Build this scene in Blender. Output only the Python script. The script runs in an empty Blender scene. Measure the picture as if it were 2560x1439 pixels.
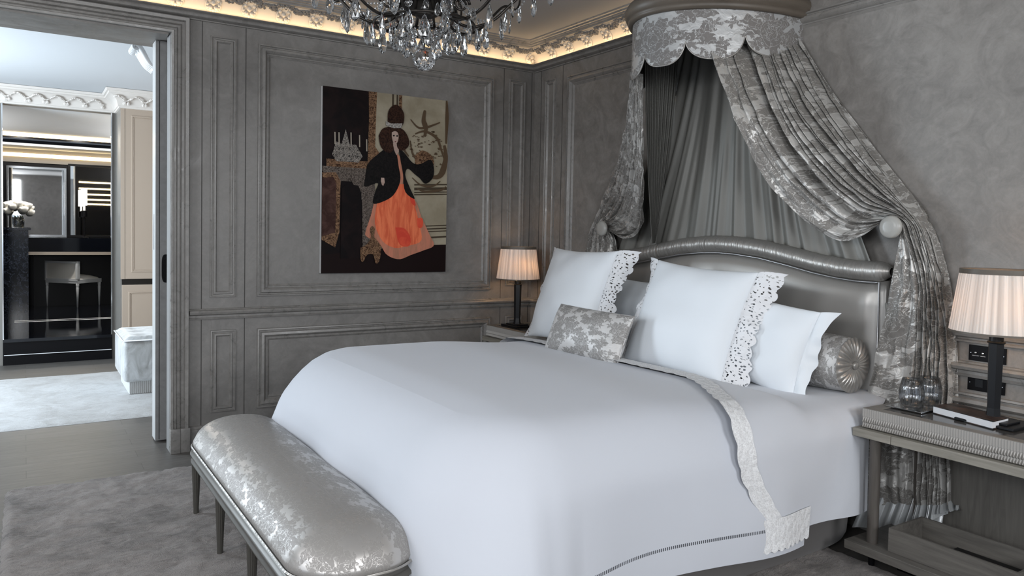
import bpy, bmesh, math, random
from mathutils import Vector, Matrix, noise
PI = math.pi
random.seed(7)
sc = bpy.context.scene
COL = sc.collection

# ------------------------------------------------------------------ camera
CAM = Vector((-3.302, -4.865, 1.35))
def _cam_axes():
    y, p, r = math.radians(57.29765), math.radians(-2.16265), math.radians(1.0936)
    fwd = Vector((math.cos(y)*math.cos(p), math.sin(y)*math.cos(p), math.sin(p)))
    right = Vector((math.sin(y), -math.cos(y), 0))
    up = right.cross(fwd)
    R = right*math.cos(r) + up*math.sin(r)
    U = -right*math.sin(r) + up*math.cos(r)
    return R, U, fwd
_R, _U, _F = _cam_axes()
cd = bpy.data.cameras.new('camera')
cam = bpy.data.objects.new('camera', cd); COL.objects.link(cam)
cam.matrix_world = Matrix(((_R.x, _U.x, -_F.x, CAM.x), (_R.y, _U.y, -_F.y, CAM.y), (_R.z, _U.z, -_F.z, CAM.z), (0, 0, 0, 1)))
cd.sensor_width = 36.0
cd.lens = 1899.63/2560*36.0
cd.shift_y = -(719.5-652.1)/2560
cd.clip_start = 0.05
sc.camera = cam

# ------------------------------------------------------------------ look, world, window light
sc.view_settings.view_transform = 'Standard'
sc.view_settings.look = 'None'
sc.view_settings.gamma = 1.0
sc.view_settings.use_curve_mapping = False
sc.view_settings.exposure = 0.03
cy = sc.cycles
cy.use_denoising = True
cy.max_bounces = 8; cy.diffuse_bounces = 4; cy.glossy_bounces = 4
cy.transmission_bounces = 7; cy.transparent_max_bounces = 12
cy.caustics_reflective = False; cy.caustics_refractive = False
cy.sample_clamp_indirect = 4.0
cy.use_adaptive_sampling = True; cy.adaptive_threshold = 0.02

w = bpy.data.worlds.new('world'); sc.world = w; w.use_nodes = True
w.node_tree.nodes['Background'].inputs[0].default_value = (0.70, 0.82, 1.0, 1)
w.node_tree.nodes['Background'].inputs[1].default_value = 1.2

def area(name, loc, rot, sx, sy, power, color):
    l = bpy.data.lights.new(name, 'AREA'); l.shape = 'RECTANGLE'; l.size = sx; l.size_y = sy
    l.energy = power; l.color = color
    o = bpy.data.objects.new(name, l); COL.objects.link(o); o.location = loc; o.rotation_euler = rot
    return o
COOL = (0.97, 0.985, 1.0)
# daylight through the tall windows (in their openings)
area('daylight_window', (-5.42, -2.3, 2.1), (0, -PI/2, 0), 1.0, 1.5, 42, COOL)
area('daylight_window', (-5.42, -5.2, 2.1), (0, -PI/2, 0), 1.0, 1.5, 52, COOL)
area('daylight_window', (-4.15, -7.42, 2.1), (PI/2, 0, 0), 1.5, 1.0, 78, COOL)
area('daylight_window', (-1.15, -7.42, 2.1), (PI/2, 0, 0), 1.3, 1.0, 72, COOL)
area('daylight_window', (-5.15, 1.9, 1.45), (0, -PI/2, 0), 2.2, 1.5, 165, (0.80, 0.91, 1.0))

# ------------------------------------------------------------------ materials
def mat(name, col, rough=0.6, metal=0.0, spec=0.5, emit=None, es=0.0, trans=0.0, ior=1.45, sheen=0.0):
    m = bpy.data.materials.new(name); m.use_nodes = True
    b = m.node_tree.nodes['Principled BSDF']
    b.inputs['Base Color'].default_value = (*col, 1)
    b.inputs['Roughness'].default_value = rough
    b.inputs['Metallic'].default_value = metal
    b.inputs['Specular IOR Level'].default_value = spec
    b.inputs['IOR'].default_value = ior
    b.inputs['Transmission Weight'].default_value = trans
    b.inputs['Sheen Weight'].default_value = sheen
    if emit:
        b.inputs['Emission Color'].default_value = (*emit, 1)
        b.inputs['Emission Strength'].default_value = es
    return m
class NT:
    def __init__(s, m): s.m = m; s.t = m.node_tree; s.b = s.t.nodes['Principled BSDF']; s.out = s.t.nodes['Material Output']
    def n(s, typ, **kw):
        x = s.t.nodes.new(typ)
        for k, v in kw.items(): setattr(x, k, v)
        return x
    def l(s, a, b): s.t.links.new(a, b)
    def coord(s, which='Object', scale=(1, 1, 1)):
        c = s.n('ShaderNodeTexCoord'); mp = s.n('ShaderNodeMapping'); mp.inputs['Scale'].default_value = scale
        s.l(c.outputs[which], mp.inputs[0]); return mp.outputs[0]
    def noise(s, vec, scale, detail=4, rough=0.55, dist=0.0):
        x = s.n('ShaderNodeTexNoise'); x.inputs['Scale'].default_value = scale; x.inputs['Detail'].default_value = detail
        x.inputs['Roughness'].default_value = rough; x.inputs['Distortion'].default_value = dist
        s.l(vec, x.inputs['Vector']); return x.outputs['Fac']
    def ramp(s, fac, stops):
        r = s.n('ShaderNodeValToRGB'); e = r.color_ramp.elements
        while len(e) < len(stops): e.new(0.5)
        for i, (p, c) in enumerate(stops):
            e[i].position = p; e[i].color = (*c, 1) if len(c) == 3 else c
        s.l(fac, r.inputs[0]); return r.outputs[0]
    def math(s, op, a, b=None, c=None):
        x = s.n('ShaderNodeMath', operation=op)
        for i, v in enumerate((a, b, c)):
            if v is None: continue
            if isinstance(v, (int, float)): x.inputs[i].default_value = v
            else: s.l(v, x.inputs[i])
        return x.outputs[0]
    def bump(s, h, strength=0.3, dist=0.01, normal=None):
        x = s.n('ShaderNodeBump'); x.inputs['Strength'].default_value = strength; x.inputs['Distance'].default_value = dist
        s.l(h, x.inputs['Height'])
        if normal: s.l(normal, x.inputs['Normal'])
        s.l(x.outputs[0], s.b.inputs['Normal']); return x.outputs[0]
    def base(s, c): s.l(c, s.b.inputs['Base Color'])
    def mix(s, f, a, b):
        x = s.n('ShaderNodeMix', data_type='RGBA')
        s.l(f, x.inputs[0])
        for i, v in ((6, a), (7, b)):
            if isinstance(v, tuple): x.inputs[i].default_value = (*v, 1)
            else: s.l(v, x.inputs[i])
        return x.outputs[2]

def plaster(name, dark, light, rough=0.5, swirl=1.0, bump=0.25):
    m = mat(name, light, rough); N = NT(m); v = N.coord()
    big = N.noise(v, 1.1, 3, 0.6, 1.6)
    mid = N.noise(v, 5.5*swirl, 6, 0.62, 2.2)
    fine = N.noise(v, 26, 5, 0.7, 1.2)
    f = N.math('MULTIPLY_ADD', mid, 0.6, N.math('MULTIPLY', big, 0.4))
    f = N.math('MULTIPLY_ADD', fine, 0.25, N.math('MULTIPLY', f, 0.85))
    N.base(N.ramp(f, [(0.38, dark), (0.54, tuple((a+b)/2 for a, b in zip(dark, light))), (0.68, light)]))
    N.l(N.ramp(mid, [(0.3, (rough-.12,)*3), (0.7, (rough+.12,)*3)]), N.b.inputs['Roughness'])
    N.bump(N.math('ADD', mid, N.math('MULTIPLY', fine, 0.5)), bump, 0.004)
    return m
M = {}
M['wall'] = plaster('glazed_plaster', (0.150, 0.140, 0.130), (0.270, 0.256, 0.240), 0.52, 1.0, .4)
M['panel'] = plaster('glazed_panelling', (0.150, 0.142, 0.134), (0.235, 0.225, 0.213), 0.45, 0.8, 0.15)
M['mould'] = plaster('glazed_moulding', (0.165, 0.157, 0.148), (0.265, 0.254, 0.240), 0.34, 1.5, 0.12)
M['cream'] = mat('cream_plaster', (0.56, 0.52, 0.46), 0.6)
M['greyleaf'] = mat('grey_gilded_leaf', (0.16, 0.155, 0.15), 0.4)
M['ceiling'] = mat('ceiling_paint', (0.44, 0.44, 0.435), 0.8)
M['ceiling_out'] = mat('pale_ceiling_paint', (0.62, 0.65, 0.68), 0.8)
M['whiteplaster'] = mat('white_plaster', (0.66, 0.62, 0.58), 0.6)
M['led'] = mat('warm_led', (1, 0.8, 0.55), 0.5, emit=(1.0, 0.70, 0.40), es=13)
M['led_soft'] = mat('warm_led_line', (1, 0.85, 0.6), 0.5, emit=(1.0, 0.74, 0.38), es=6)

def wood(name, dark, light, scale=(3, 40, 40), rough=0.5, bump=0.1):
    m = mat(name, light, rough); N = NT(m); v = N.coord('Object', scale)
    f = N.noise(v, 1.0, 5, 0.6, 0.8)
    N.base(N.ramp(f, [(0.3, dark), (0.7, light)])); N.bump(f, bump, 0.002); return m
M['oak'] = wood('limed_oak', (0.095, 0.088, 0.08), (0.155, 0.145, 0.13), (50, 4, 50), 0.45)
M['oak_v'] = wood('limed_oak_upright', (0.08, 0.075, 0.068), (0.125, 0.118, 0.107), (50, 50, 4), 0.45)
M['oak_pale'] = wood('pale_limed_oak', (0.20, 0.19, 0.16), (0.32, 0.30, 0.26), (50, 4, 50), 0.45)
M['oak_leg'] = wood('brown_oak_leg', (0.07, 0.062, 0.055), (0.115, 0.103, 0.092), (50, 50, 4), 0.42)
M['crownwood'] = wood('taupe_painted_wood', (0.085, 0.070, 0.055), (0.12, 0.10, 0.08), (4, 4, 20), 0.45, 0.03)
M['benchwood'] = mat('silvered_wood', (0.095, 0.09, 0.08), 0.34, 0.3)
M['black'] = mat('black_lacquer', (0.004, 0.004, 0.005), 0.35, spec=0.18)
M['blackmatte'] = mat('black_bronze', (0.008, 0.009, 0.011), 0.38, 0.3)
M['blackgloss'] = mat('black_polished_stone', (0.004, 0.005, 0.008), 0.06, spec=0.6)
M['chrome'] = mat('polished_chrome', (0.7, 0.72, 0.74), 0.12, 1.0)
M['steel'] = mat('brushed_steel', (0.42, 0.42, 0.43), 0.35, 0.9)
M['mirror'] = mat('mirror_glass', (0.82, 0.84, 0.86), 0.02, 1.0)
def thin_glass():
    m = bpy.data.materials.new('clear_thin_glass'); m.use_nodes = True; N = NT(m)
    tr = N.n('ShaderNodeBsdfTransparent'); tr.inputs[0].default_value = (.94, .95, .96, 1); gl = N.n('ShaderNodeBsdfGlossy'); gl.inputs['Roughness'].default_value = .03
    lw = N.n('ShaderNodeLayerWeight'); lw.inputs['Blend'].default_value = .35; mx = N.n('ShaderNodeMixShader')
    N.l(N.math('MULTIPLY_ADD', lw.outputs['Fresnel'], .65, .05), mx.inputs[0]); N.l(tr.outputs[0], mx.inputs[1]); N.l(gl.outputs[0], mx.inputs[2]); N.l(mx.outputs[0], N.out.inputs[0]); return m
M['glass'] = thin_glass()
M['crystal'] = mat('cut_crystal', (0.98, 0.99, 1), 0.0, trans=1.0, ior=1.55)
M['bronze'] = mat('dark_bronze', (0.045, 0.040, 0.036), 0.28, 0.85)
M['taupe'] = mat('taupe_lacquer', (0.40, 0.325, 0.26), 0.5)
M['taupe_dark'] = mat('taupe_edge', (0.20, 0.19, 0.175), 0.4)
M['doorpaint'] = plaster('door_paint', (0.20, 0.20, 0.20), (0.27, 0.27, 0.27), 0.4, 1.5, 0.1)
M['dooredge'] = mat('door_edge_paint', (0.50, 0.51, 0.51), 0.4)
M['holdback'] = mat('holdback_lacquer', (0.36, 0.355, 0.335), 0.3)
M['valance'] = mat('bed_base_fabric', (0.105, 0.098, 0.095), 0.8, sheen=0.3)
M['paper'] = mat('page_edges', (0.75, 0.76, 0.78), 0.7)
M['greycard'] = mat('grey_card', (0.22, 0.22, 0.22), 0.4)
M['gold'] = mat('old_gold', (0.22, 0.13, 0.06), 0.4, 0.3)

def cotton(name, col, wr=0.25):
    m = mat(name, col, 0.75, sheen=0.15); N = NT(m); v = N.coord()
    f = N.noise(v, 2.6, 3, 0.5, 0.6); g = N.noise(v, 420, 1, 0.5)
    b1 = N.n('ShaderNodeBump'); b1.inputs['Strength'].default_value = wr; b1.inputs['Distance'].default_value = 0.03; N.l(f, b1.inputs['Height'])
    N.bump(g, 0.05, 0.001, b1.outputs[0]); return m
WHITE = (0.66, 0.69, 0.74)
M['cotton'] = cotton('white_cotton', (0.75, 0.79, 0.83), 0.18)
M['sheetc'] = cotton('white_sheet_cotton', (0.60, 0.62, 0.665), 0.25)

def duvet_mat(l0):
    m = cotton('white_duvet_cotton', (0.60, 0.625, 0.68), 0.10); N = NT(m)
    uv = N.n('ShaderNodeUVMap'); sp = N.n('ShaderNodeSeparateXYZ'); N.l(uv.outputs[0], sp.inputs[0])
    d = N.math('LESS_THAN', N.math('ABSOLUTE', N.math('SUBTRACT', sp.outputs[1], l0)), 0.0058)
    s = N.math('LESS_THAN', N.math('FRACT', N.math('MULTIPLY', sp.outputs[0], 115.0)), 0.55)
    f = N.math('MULTIPLY', d, s)
    N.base(N.mix(f, (0.60, 0.625, 0.68), (0.07, 0.075, 0.09))); return m

def damask(name, ground, motif, scale=1.0, metal=0.35, rough_g=0.38, rough_m=0.55, crinkle=0.2):
    """woven satin: jagged roses and leaves in a repeat on UV metres"""
    m = mat(name, ground, 0.4); N = NT(m)
    uv = N.n('ShaderNodeUVMap').outputs[0]
    nz = N.n('ShaderNodeTexNoise'); nz.inputs['Scale'].default_value = 40*scale; nz.inputs['Detail'].default_value = 5; N.l(uv, nz.inputs['Vector'])
    sub = N.n('ShaderNodeVectorMath', operation='SUBTRACT'); N.l(nz.outputs['Color'], sub.inputs[0]); sub.inputs[1].default_value = (.5, .5, .5)
    sca = N.n('ShaderNodeVectorMath', operation='SCALE'); N.l(sub.outputs[0], sca.inputs[0]); sca.inputs['Scale'].default_value = 0.026/scale
    add = N.n('ShaderNodeVectorMath', operation='ADD'); N.l(uv, add.inputs[0]); N.l(sca.outputs[0], add.inputs[1])
    def layer(sc_, rot, stretch, petals, r0, amp, ofs):
        mp = N.n('ShaderNodeMapping'); N.l(add.outputs[0], mp.inputs[0]); mp.inputs['Rotation'].default_value = (0, 0, rot)
        mp.inputs['Scale'].default_value = (sc_*scale*stretch, sc_*scale, 1); mp.inputs['Location'].default_value = ofs
        vo = N.n('ShaderNodeTexVoronoi', voronoi_dimensions='2D'); vo.inputs['Scale'].default_value = 1.0
        vo.inputs['Randomness'].default_value = 0.55; N.l(mp.outputs[0], vo.inputs['Vector'])
        dv = N.n('ShaderNodeVectorMath', operation='SUBTRACT'); N.l(mp.outputs[0], dv.inputs[0]); N.l(vo.outputs['Position'], dv.inputs[1])
        sp = N.n('ShaderNodeSeparateXYZ'); N.l(dv.outputs[0], sp.inputs[0])
        th = N.math('ARCTAN2', sp.outputs[1], sp.outputs[0])
        cs = N.n('ShaderNodeSeparateColor'); N.l(vo.outputs['Color'], cs.inputs[0])
        ph = N.math('MULTIPLY', cs.outputs[0], 6.28)
        ed = N.math('SINE', N.math('MULTIPLY_ADD', th, petals, ph))
        ed = N.math('MULTIPLY_ADD', N.math('SINE', N.math('MULTIPLY', th, petals*3.0)), 0.45, ed)
        rad = N.math('MULTIPLY_ADD', ed, amp, r0)
        return N.math('LESS_THAN', vo.outputs['Distance'], rad), vo.outputs['Distance']
    a, da = layer(4.6, 0.3, 1.0, 6.0, 0.37, 0.085, (0, 0, 0))
    b, db = layer(9.5, 0.9, 0.45, 3.0, 0.30, 0.10, (3.3, 1.7, 0))
    c, dc = layer(17.0, -0.5, 0.5, 5.0, 0.27, 0.11, (7.1, 4.2, 0))
    f = N.math('MAXIMUM', a, N.math('MAXIMUM', b, N.math('MULTIPLY', c, 0.9)))
    pet = N.math('LESS_THAN', N.math('ABSOLUTE', N.math('SINE', N.math('MULTIPLY', da, 26.0))), 0.13)
    f = N.math('MULTIPLY', f, N.math('MULTIPLY_ADD', N.math('MULTIPLY', pet, a), -.55, 1.0))
    vein = N.n('ShaderNodeTexNoise'); vein.inputs['Scale'].default_value = 30*scale; vein.inputs['Detail'].default_value = 3; vein.inputs['Distortion'].default_value = 1.5
    N.l(uv, vein.inputs['Vector'])
    cut = N.math('GREATER_THAN', N.math('ABSOLUTE', N.math('SUBTRACT', vein.outputs['Fac'], 0.5)), 0.012)
    f = N.math('MULTIPLY', f, cut)
    N.base(N.mix(f, ground, motif))
    N.l(N.math('MULTIPLY_ADD', f, rough_m-rough_g, rough_g), N.b.inputs['Roughness'])
    N.l(N.math('MULTIPLY_ADD', f, -metal*0.8, metal), N.b.inputs['Metallic'])
    cr = N.n('ShaderNodeTexNoise'); cr.inputs['Scale'].default_value = 16; cr.inputs['Detail'].default_value = 4; cr.inputs['Distortion'].default_value = 0.8
    N.l(N.coord(), cr.inputs['Vector'])
    N.bump(N.math('ADD', cr.outputs['Fac'], N.math('MULTIPLY', f, 0.02)), crinkle, 0.02)
    return m
M['damask'] = damask('silver_damask', (0.45, 0.455, 0.455), (0.175, 0.165, 0.158), 0.8)
M['damask_drape'] = damask('silver_damask_drape', (0.52, 0.51, 0.49), (0.205, 0.195, 0.182), .85, crinkle=0.45)
M['damask_cushion'] = damask('silver_damask_cushion', (0.56, 0.55, 0.54), (0.26, 0.25, 0.24), 1.5, metal=.12, rough_g=.45, crinkle=0.2)
M['damask_bench'] = damask('silver_damask_bench', (0.50, 0.48, 0.46), (0.30, 0.285, 0.27), 1.15, metal=0.55, rough_g=0.34, rough_m=0.48, crinkle=0.0)

def satin(name, col, rough=0.34, metal=0.5, stretch=(4, 4, 4), bs=0.2):
    m = mat(name, col, rough, metal); N = NT(m); v = N.coord('Object', stretch)
    N.bump(N.noise(v, 1.0, 3, 0.5, 0.5), bs, 0.02); return m
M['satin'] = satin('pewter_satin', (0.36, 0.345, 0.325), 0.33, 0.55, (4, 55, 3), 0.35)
M['satin_panel'] = satin('pewter_satin_panel', (0.42, 0.405, 0.385), 0.36, 0.45, (2, 2, 2), 0.1)
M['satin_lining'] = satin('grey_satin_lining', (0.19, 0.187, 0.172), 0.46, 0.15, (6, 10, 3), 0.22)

def lace(name, holes, col=(0.74, 0.75, 0.77)):
    m = mat(name, col, 0.8); N = NT(m)
    uv = N.n('ShaderNodeUVMap').outputs[0]
    vo = N.n('ShaderNodeTexVoronoi', voronoi_dimensions='2D'); vo.inputs['Scale'].default_value = 62 if holes else 75; N.l(uv, vo.inputs['Vector'])
    v2 = N.n('ShaderNodeTexVoronoi', voronoi_dimensions='2D', feature='DISTANCE_TO_EDGE'); v2.inputs['Scale'].default_value = 26; N.l(uv, v2.inputs['Vector'])
    ring = N.math('MULTIPLY', N.math('GREATER_THAN', v2.outputs['Distance'], 0.10), N.math('LESS_THAN', v2.outputs['Distance'], 0.30))
    hole = N.math('MULTIPLY', N.math('LESS_THAN', vo.outputs['Distance'], 0.27), ring)
    N.bump(N.math('SUBTRACT', v2.outputs['Distance'], hole), 0.8, 0.006)
    if holes:
        tr = N.n('ShaderNodeBsdfTransparent'); mx = N.n('ShaderNodeMixShader')
        N.l(hole, mx.inputs[0]); N.l(N.b.outputs[0], mx.inputs[1]); N.l(tr.outputs[0], mx.inputs[2]); N.l(mx.outputs[0], N.out.inputs[0])
    else:
        g = N.n('ShaderNodeTexNoise'); g.inputs['Scale'].default_value = 70; g.inputs['Detail'].default_value = 3; g.inputs['Distortion'].default_value = 3; N.l(uv, g.inputs['Vector'])
        N.base(N.ramp(g.outputs['Fac'], [(0.40, (0.66, 0.66, 0.67)), (0.58, (0.84, 0.85, 0.86))]))
    return m
M['lace'] = lace('openwork_lace', True)
M['lace_trim'] = lace('lace_border', False)

def floor_mat():
    m = mat('grey_oak_parquet', (0.12, 0.11, 0.1), 0.42); N = NT(m)
    v = N.coord('Object')
    br = N.n('ShaderNodeTexBrick'); br.offset = 0.5; N.l(v, br.inputs['Vector'])
    br.inputs['Scale'].default_value = 1.0; br.inputs['Brick Width'].default_value = 1.1; br.inputs['Row Height'].default_value = 0.14
    br.inputs['Mortar Size'].default_value = 0.0009; br.inputs['Mortar'].default_value = (0.02, 0.018, 0.016, 1)
    br.inputs['Color1'].default_value = (0.118, 0.110, 0.102, 1); br.inputs['Color2'].default_value = (0.138, 0.129, 0.12, 1)
    g = N.noise(N.coord('Object', (3, 26, 1)), 1.6, 6, 0.65, 1.0)
    x = N.n('ShaderNodeMix', data_type='RGBA', blend_type='MULTIPLY'); x.inputs[0].default_value = 0.8
    N.l(br.outputs[0], x.inputs[6]); N.l(N.ramp(g, [(0.3, (.6, .6, .6)), (0.7, (1, 1, 1))]), x.inputs[7]); N.base(x.outputs[2])
    N.bump(g, 0.12, 0.002); return m
M['floor'] = floor_mat()
def rug_mat(name, dark, light):
    m = mat(name, light, 0.95, sheen=0.3); N = NT(m); v = N.coord()
    a = N.noise(v, 3.2, 5, 0.6, 1.0); b = N.noise(v, 300, 2, 0.7); c = N.noise(N.coord('Object', (1, 2.2, 1)), 14, 5, 0.7, 1.5)
    f = N.math('ADD', N.math('MULTIPLY', a, 0.45), N.math('MULTIPLY', c, 0.35)); f = N.math('MULTIPLY_ADD', b, 0.3, f)
    N.base(N.ramp(f, [(0.42, dark), (0.62, light)]))
    N.bump(N.math('ADD', N.math('MULTIPLY', c, 2.2), b), 0.9, 0.008); return m
M['rug'] = rug_mat('taupe_pile', (0.11, 0.097, 0.089), (0.34, 0.302, 0.282))
M['rug_out'] = rug_mat('pale_pile', (0.42, 0.41, 0.40), (0.66, 0.67, 0.68))
def marble():
    m = mat('black_veined_marble', (0.01, 0.012, 0.02), 0.12); N = NT(m); v = N.coord('Object', (1, 1, 0.8))
    f = N.noise(v, 7, 8, 0.6, 2.5)
    N.base(N.ramp(N.math('ABSOLUTE', N.math('SUBTRACT', f, 0.5)), [(0.0, (0.10, 0.12, 0.17)), (0.010, (0.02, 0.026, 0.04)), (0.03, (0.006, 0.008, 0.013))])); return m
M['marble'] = marble()
def velvet():
    m = mat('silver_velvet', (0.42, 0.44, 0.45), 0.5, sheen=0.6); N = NT(m)
    f = N.noise(N.coord('Object', (6, 6, 3)), 1.5, 6, 0.6, 1.5)
    N.base(N.ramp(f, [(0.35, (0.30, 0.31, 0.31)), (0.65, (0.56, 0.59, 0.61))])); return m
M['velvet'] = velvet()
def shade_mat():
    m = bpy.data.materials.new('pleated_shade_silk'); m.use_nodes = True; N = NT(m)
    uv = N.n('ShaderNodeUVMap'); sp = N.n('ShaderNodeSeparateXYZ'); N.l(uv.outputs[0], sp.inputs[0])
    nz = N.n('ShaderNodeTexNoise', noise_dimensions='1D'); nz.inputs['Scale'].default_value = 46; nz.inputs['Detail'].default_value = 2; N.l(sp.outputs[0], nz.inputs['W'])
    c = N.ramp(nz.outputs['Fac'], [(0.35, (0.62, 0.60, 0.57)), (0.65, (0.88, 0.86, 0.83))])
    d = N.n('ShaderNodeBsdfDiffuse'); t = N.n('ShaderNodeBsdfTranslucent'); mx = N.n('ShaderNodeMixShader'); mx.inputs[0].default_value = 0.21
    N.l(c, d.inputs[0]); 
    N.l(N.ramp(nz.outputs['Fac'], [(0.35, (0.50, 0.36, 0.25)), (0.65, (0.92, 0.74, 0.56))]), t.inputs[0])
    N.l(d.outputs[0], mx.inputs[1]); N.l(t.outputs[0], mx.inputs[2]); N.l(mx.outputs[0], N.out.inputs[0]); return m
M['shade'] = shade_mat()

# ------------------------------------------------------------------ mesh helpers
class MB:
    """collects shapes into one mesh with uv"""
    def __init__(s): s.v = []; s.f = []; s.uv = {}
    def quadgrid(s, P, nu, nv, closeu=False, closev=False, uv=None):
        o = len(s.v); s.v += [tuple(p) for p in P]
        U = nu if closeu else nu-1; V = nv if closev else nv-1
        for i in range(U):
            for j in range(V):
                a = i*nv+j; b = ((i+1) % nu)*nv+j; c = ((i+1) % nu)*nv+(j+1) % nv; d = i*nv+(j+1) % nv
                s.f.append((o+a, o+b, o+c, o+d))
                if uv:
                    ii, jj = i+1, j+1
                    s.uv[len(s.f)-1] = (uv(i, j), uv(ii, j), uv(ii, jj), uv(i, jj))
        return o
    def poly(s, pts): o = len(s.v); s.v += [tuple(p) for p in pts]; s.f.append(tuple(range(o, o+len(pts))))
    def box(s, a, b, bev=0.0):
        x0, x1 = sorted((a[0], b[0])); y0, y1 = sorted((a[1], b[1])); z0, z1 = sorted((a[2], b[2]))
        if bev <= 0:
            o = len(s.v)
            s.v += [(x0, y0, z0), (x1, y0, z0), (x1, y1, z0), (x0, y1, z0), (x0, y0, z1), (x1, y0, z1), (x1, y1, z1), (x0, y1, z1)]
            for q in ((0, 3, 2, 1), (4, 5, 6, 7), (0, 1, 5, 4), (1, 2, 6, 5), (2, 3, 7, 6), (3, 0, 4, 7)): s.f.append(tuple(o+k for k in q))
        else:
            bm = bmesh.new(); bmesh.ops.create_cube(bm, size=1)
            bmesh.ops.transform(bm, matrix=Matrix.Translation(((x0+x1)/2, (y0+y1)/2, (z0+z1)/2)) @ Matrix.Diagonal((x1-x0, y1-y0, z1-z0, 1)), verts=bm.verts)
            bmesh.ops.bevel(bm, geom=bm.edges[:], offset=min(bev, (x1-x0)/2.1, (y1-y0)/2.1, (z1-z0)/2.1), segments=2, profile=0.5, affect='EDGES')
            s.bm(bm)
    def bm(s, bm):
        o = len(s.v); bm.verts.index_update(); s.v += [tuple(v.co) for v in bm.verts]
        for f in bm.faces: s.f.append(tuple(o+v.index for v in f.verts))
        bm.free()
    def lathe(s, prof, seg=24, c=(0, 0, 0), axis='Z', ripple=None):
        P = []
        for i in range(seg):
            a = 2*PI*i/seg; 
            for r, z in prof:
                rr = r*(1+(ripple(a, z) if ripple else 0))
                p = (rr*math.cos(a), rr*math.sin(a), z)
                if axis == 'Y': p = (p[0], p[2], p[1])
                if axis == 'X': p = (p[2], p[0], p[1])
                P.append((p[0]+c[0], p[1]+c[1], p[2]+c[2]))
        n = len(prof)
        s.quadgrid(P, seg, n, closeu=True, uv=lambda i, j: (i/seg, prof[j][1]))
    def tube(s, pts, r, seg=8, cap=True, uvs=1.0):
        pts = [Vector(p) for p in pts]; n = len(pts); P = []
        rad = r if callable(r) else (lambda t: r)
        up = Vector((0, 0, 1)); prev = None
        for i, p in enumerate(pts):
            t = (pts[min(i+1, n-1)]-pts[max(i-1, 0)]).normalized()
            if prev is None:
                side = t.cross(up)
                if side.length < 1e-3: side = t.cross(Vector((1, 0, 0)))
                side.normalize()
            else:
                side = prev - t*prev.dot(t); side.normalize()
            prev = side; bn = t.cross(side)
            rr = rad(i/(n-1))
            for k in range(seg):
                a = 2*PI*k/seg; P.append(p+side*math.cos(a)*rr+bn*math.sin(a)*rr)
        o = s.quadgrid(P, n, seg, closev=True, uv=lambda i, j: (i*uvs/n, j/seg*r*6.28 if not callable(r) else j/seg*0.3))
        if cap: s.f.append(tuple(o+k for k in range(seg))); s.f.append(tuple(o+(n-1)*seg+k for k in reversed(range(seg))))
    def build(s, name, m, parent=None, smooth=False, angle=None):
        me = bpy.data.meshes.new(name); me.from_pydata(s.v, [], s.f)
        if s.uv:
            L = me.uv_layers.new(name='UVMap').data; k = 0
            for fi, f in enumerate(s.f):
                u = s.uv.get(fi)
                for q in range(len(f)):
                    if u and q < len(u): L[k].uv = u[q]
                    k += 1
        bm = bmesh.new(); bm.from_mesh(me); bmesh.ops.remove_doubles(bm, verts=bm.verts, dist=1e-6)
        bmesh.ops.recalc_face_normals(bm, faces=bm.faces); bm.to_mesh(me); bm.free()
        me.materials.append(m if not isinstance(m, str) else M[m])
        if smooth or angle:
            me.polygons.foreach_set('use_smooth', [True]*len(me.polygons))
            if angle: me.set_sharp_from_angle(angle=math.radians(angle))
        me.update()
        o = bpy.data.objects.new(name, me); COL.objects.link(o)
        if parent:
            o.parent = parent
            # children geometry is written in world metres: cancel the parent's place
            o.matrix_parent_inverse = Matrix.Translation(-world_of(parent))
        return o
def world_of(o):
    v = Vector((0, 0, 0))
    v += o.location
    return v if o.type == 'EMPTY' else Vector((0, 0, 0))
def tag(o, label, cat, group=None, kind=None):
    o['label'] = label; o['category'] = cat
    if group: o['group'] = group
    if kind: o['kind'] = kind
    return o
def thing(name, label, cat, loc=(0, 0, 0), group=None):
    o = bpy.data.objects.new(name, None); COL.objects.link(o); o.location = loc; o.empty_display_size = 0.1
    return tag(o, label, cat, group)
def struct(o): o['kind'] = 'structure'; return o
def catmull(P, n):
    P = [Vector(p) for p in P]; out = []; m = len(P)-1
    for k in range(n):
        t = k/(n-1)*m; i = min(int(t), m-1); f = t-i
        p0, p1, p2, p3 = P[max(i-1, 0)], P[i], P[i+1], P[min(i+2, m)]
        out.append(0.5*((2*p1)+(p2-p0)*f+(2*p0-5*p1+4*p2-p3)*f*f+(3*p1-p0-3*p2+p3)*f*f*f))
    return out
def onX(x, y, X):
    d = _R*((x-1280)/1899.63)-_U*((y-652.1)/1899.63)+_F
    return CAM+d*((X-CAM.x)/d.x)
def sstep(a, b, x):
    t = max(0, min(1, (x-a)/(b-a))); return t*t*(3-2*t)

# wall frames: 'A' = wall at y=0 (u = x), 'B' = wall at x=0 (u = y)
def WP(wall, u, z, h): return (u, -h, z) if wall == 'A' else (-h, u, z)
def frame(mb, wall, u0, u1, z0, z1, prof):
    """mitred picture-frame moulding, prof = [(inset, height)]"""
    P = []
    for (su, sz) in ((0, 0), (1, 0), (1, 1), (0, 1)):
        for t, h in prof:
            u = (u0+t) if su == 0 else (u1-t); z = (z0+t) if sz == 0 else (z1-t)
            P.append(WP(wall, u, z, h))
    mb.quadgrid(P, 4, len(prof), closeu=True)
def run(mb, wall, u0, u1, prof):
    """straight moulding, prof = [(z, height)]"""
    P = [WP(wall, u, z, h) for u in (u0, u1) for z, h in prof]
    mb.quadgrid(P, 2, len(prof))

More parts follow.
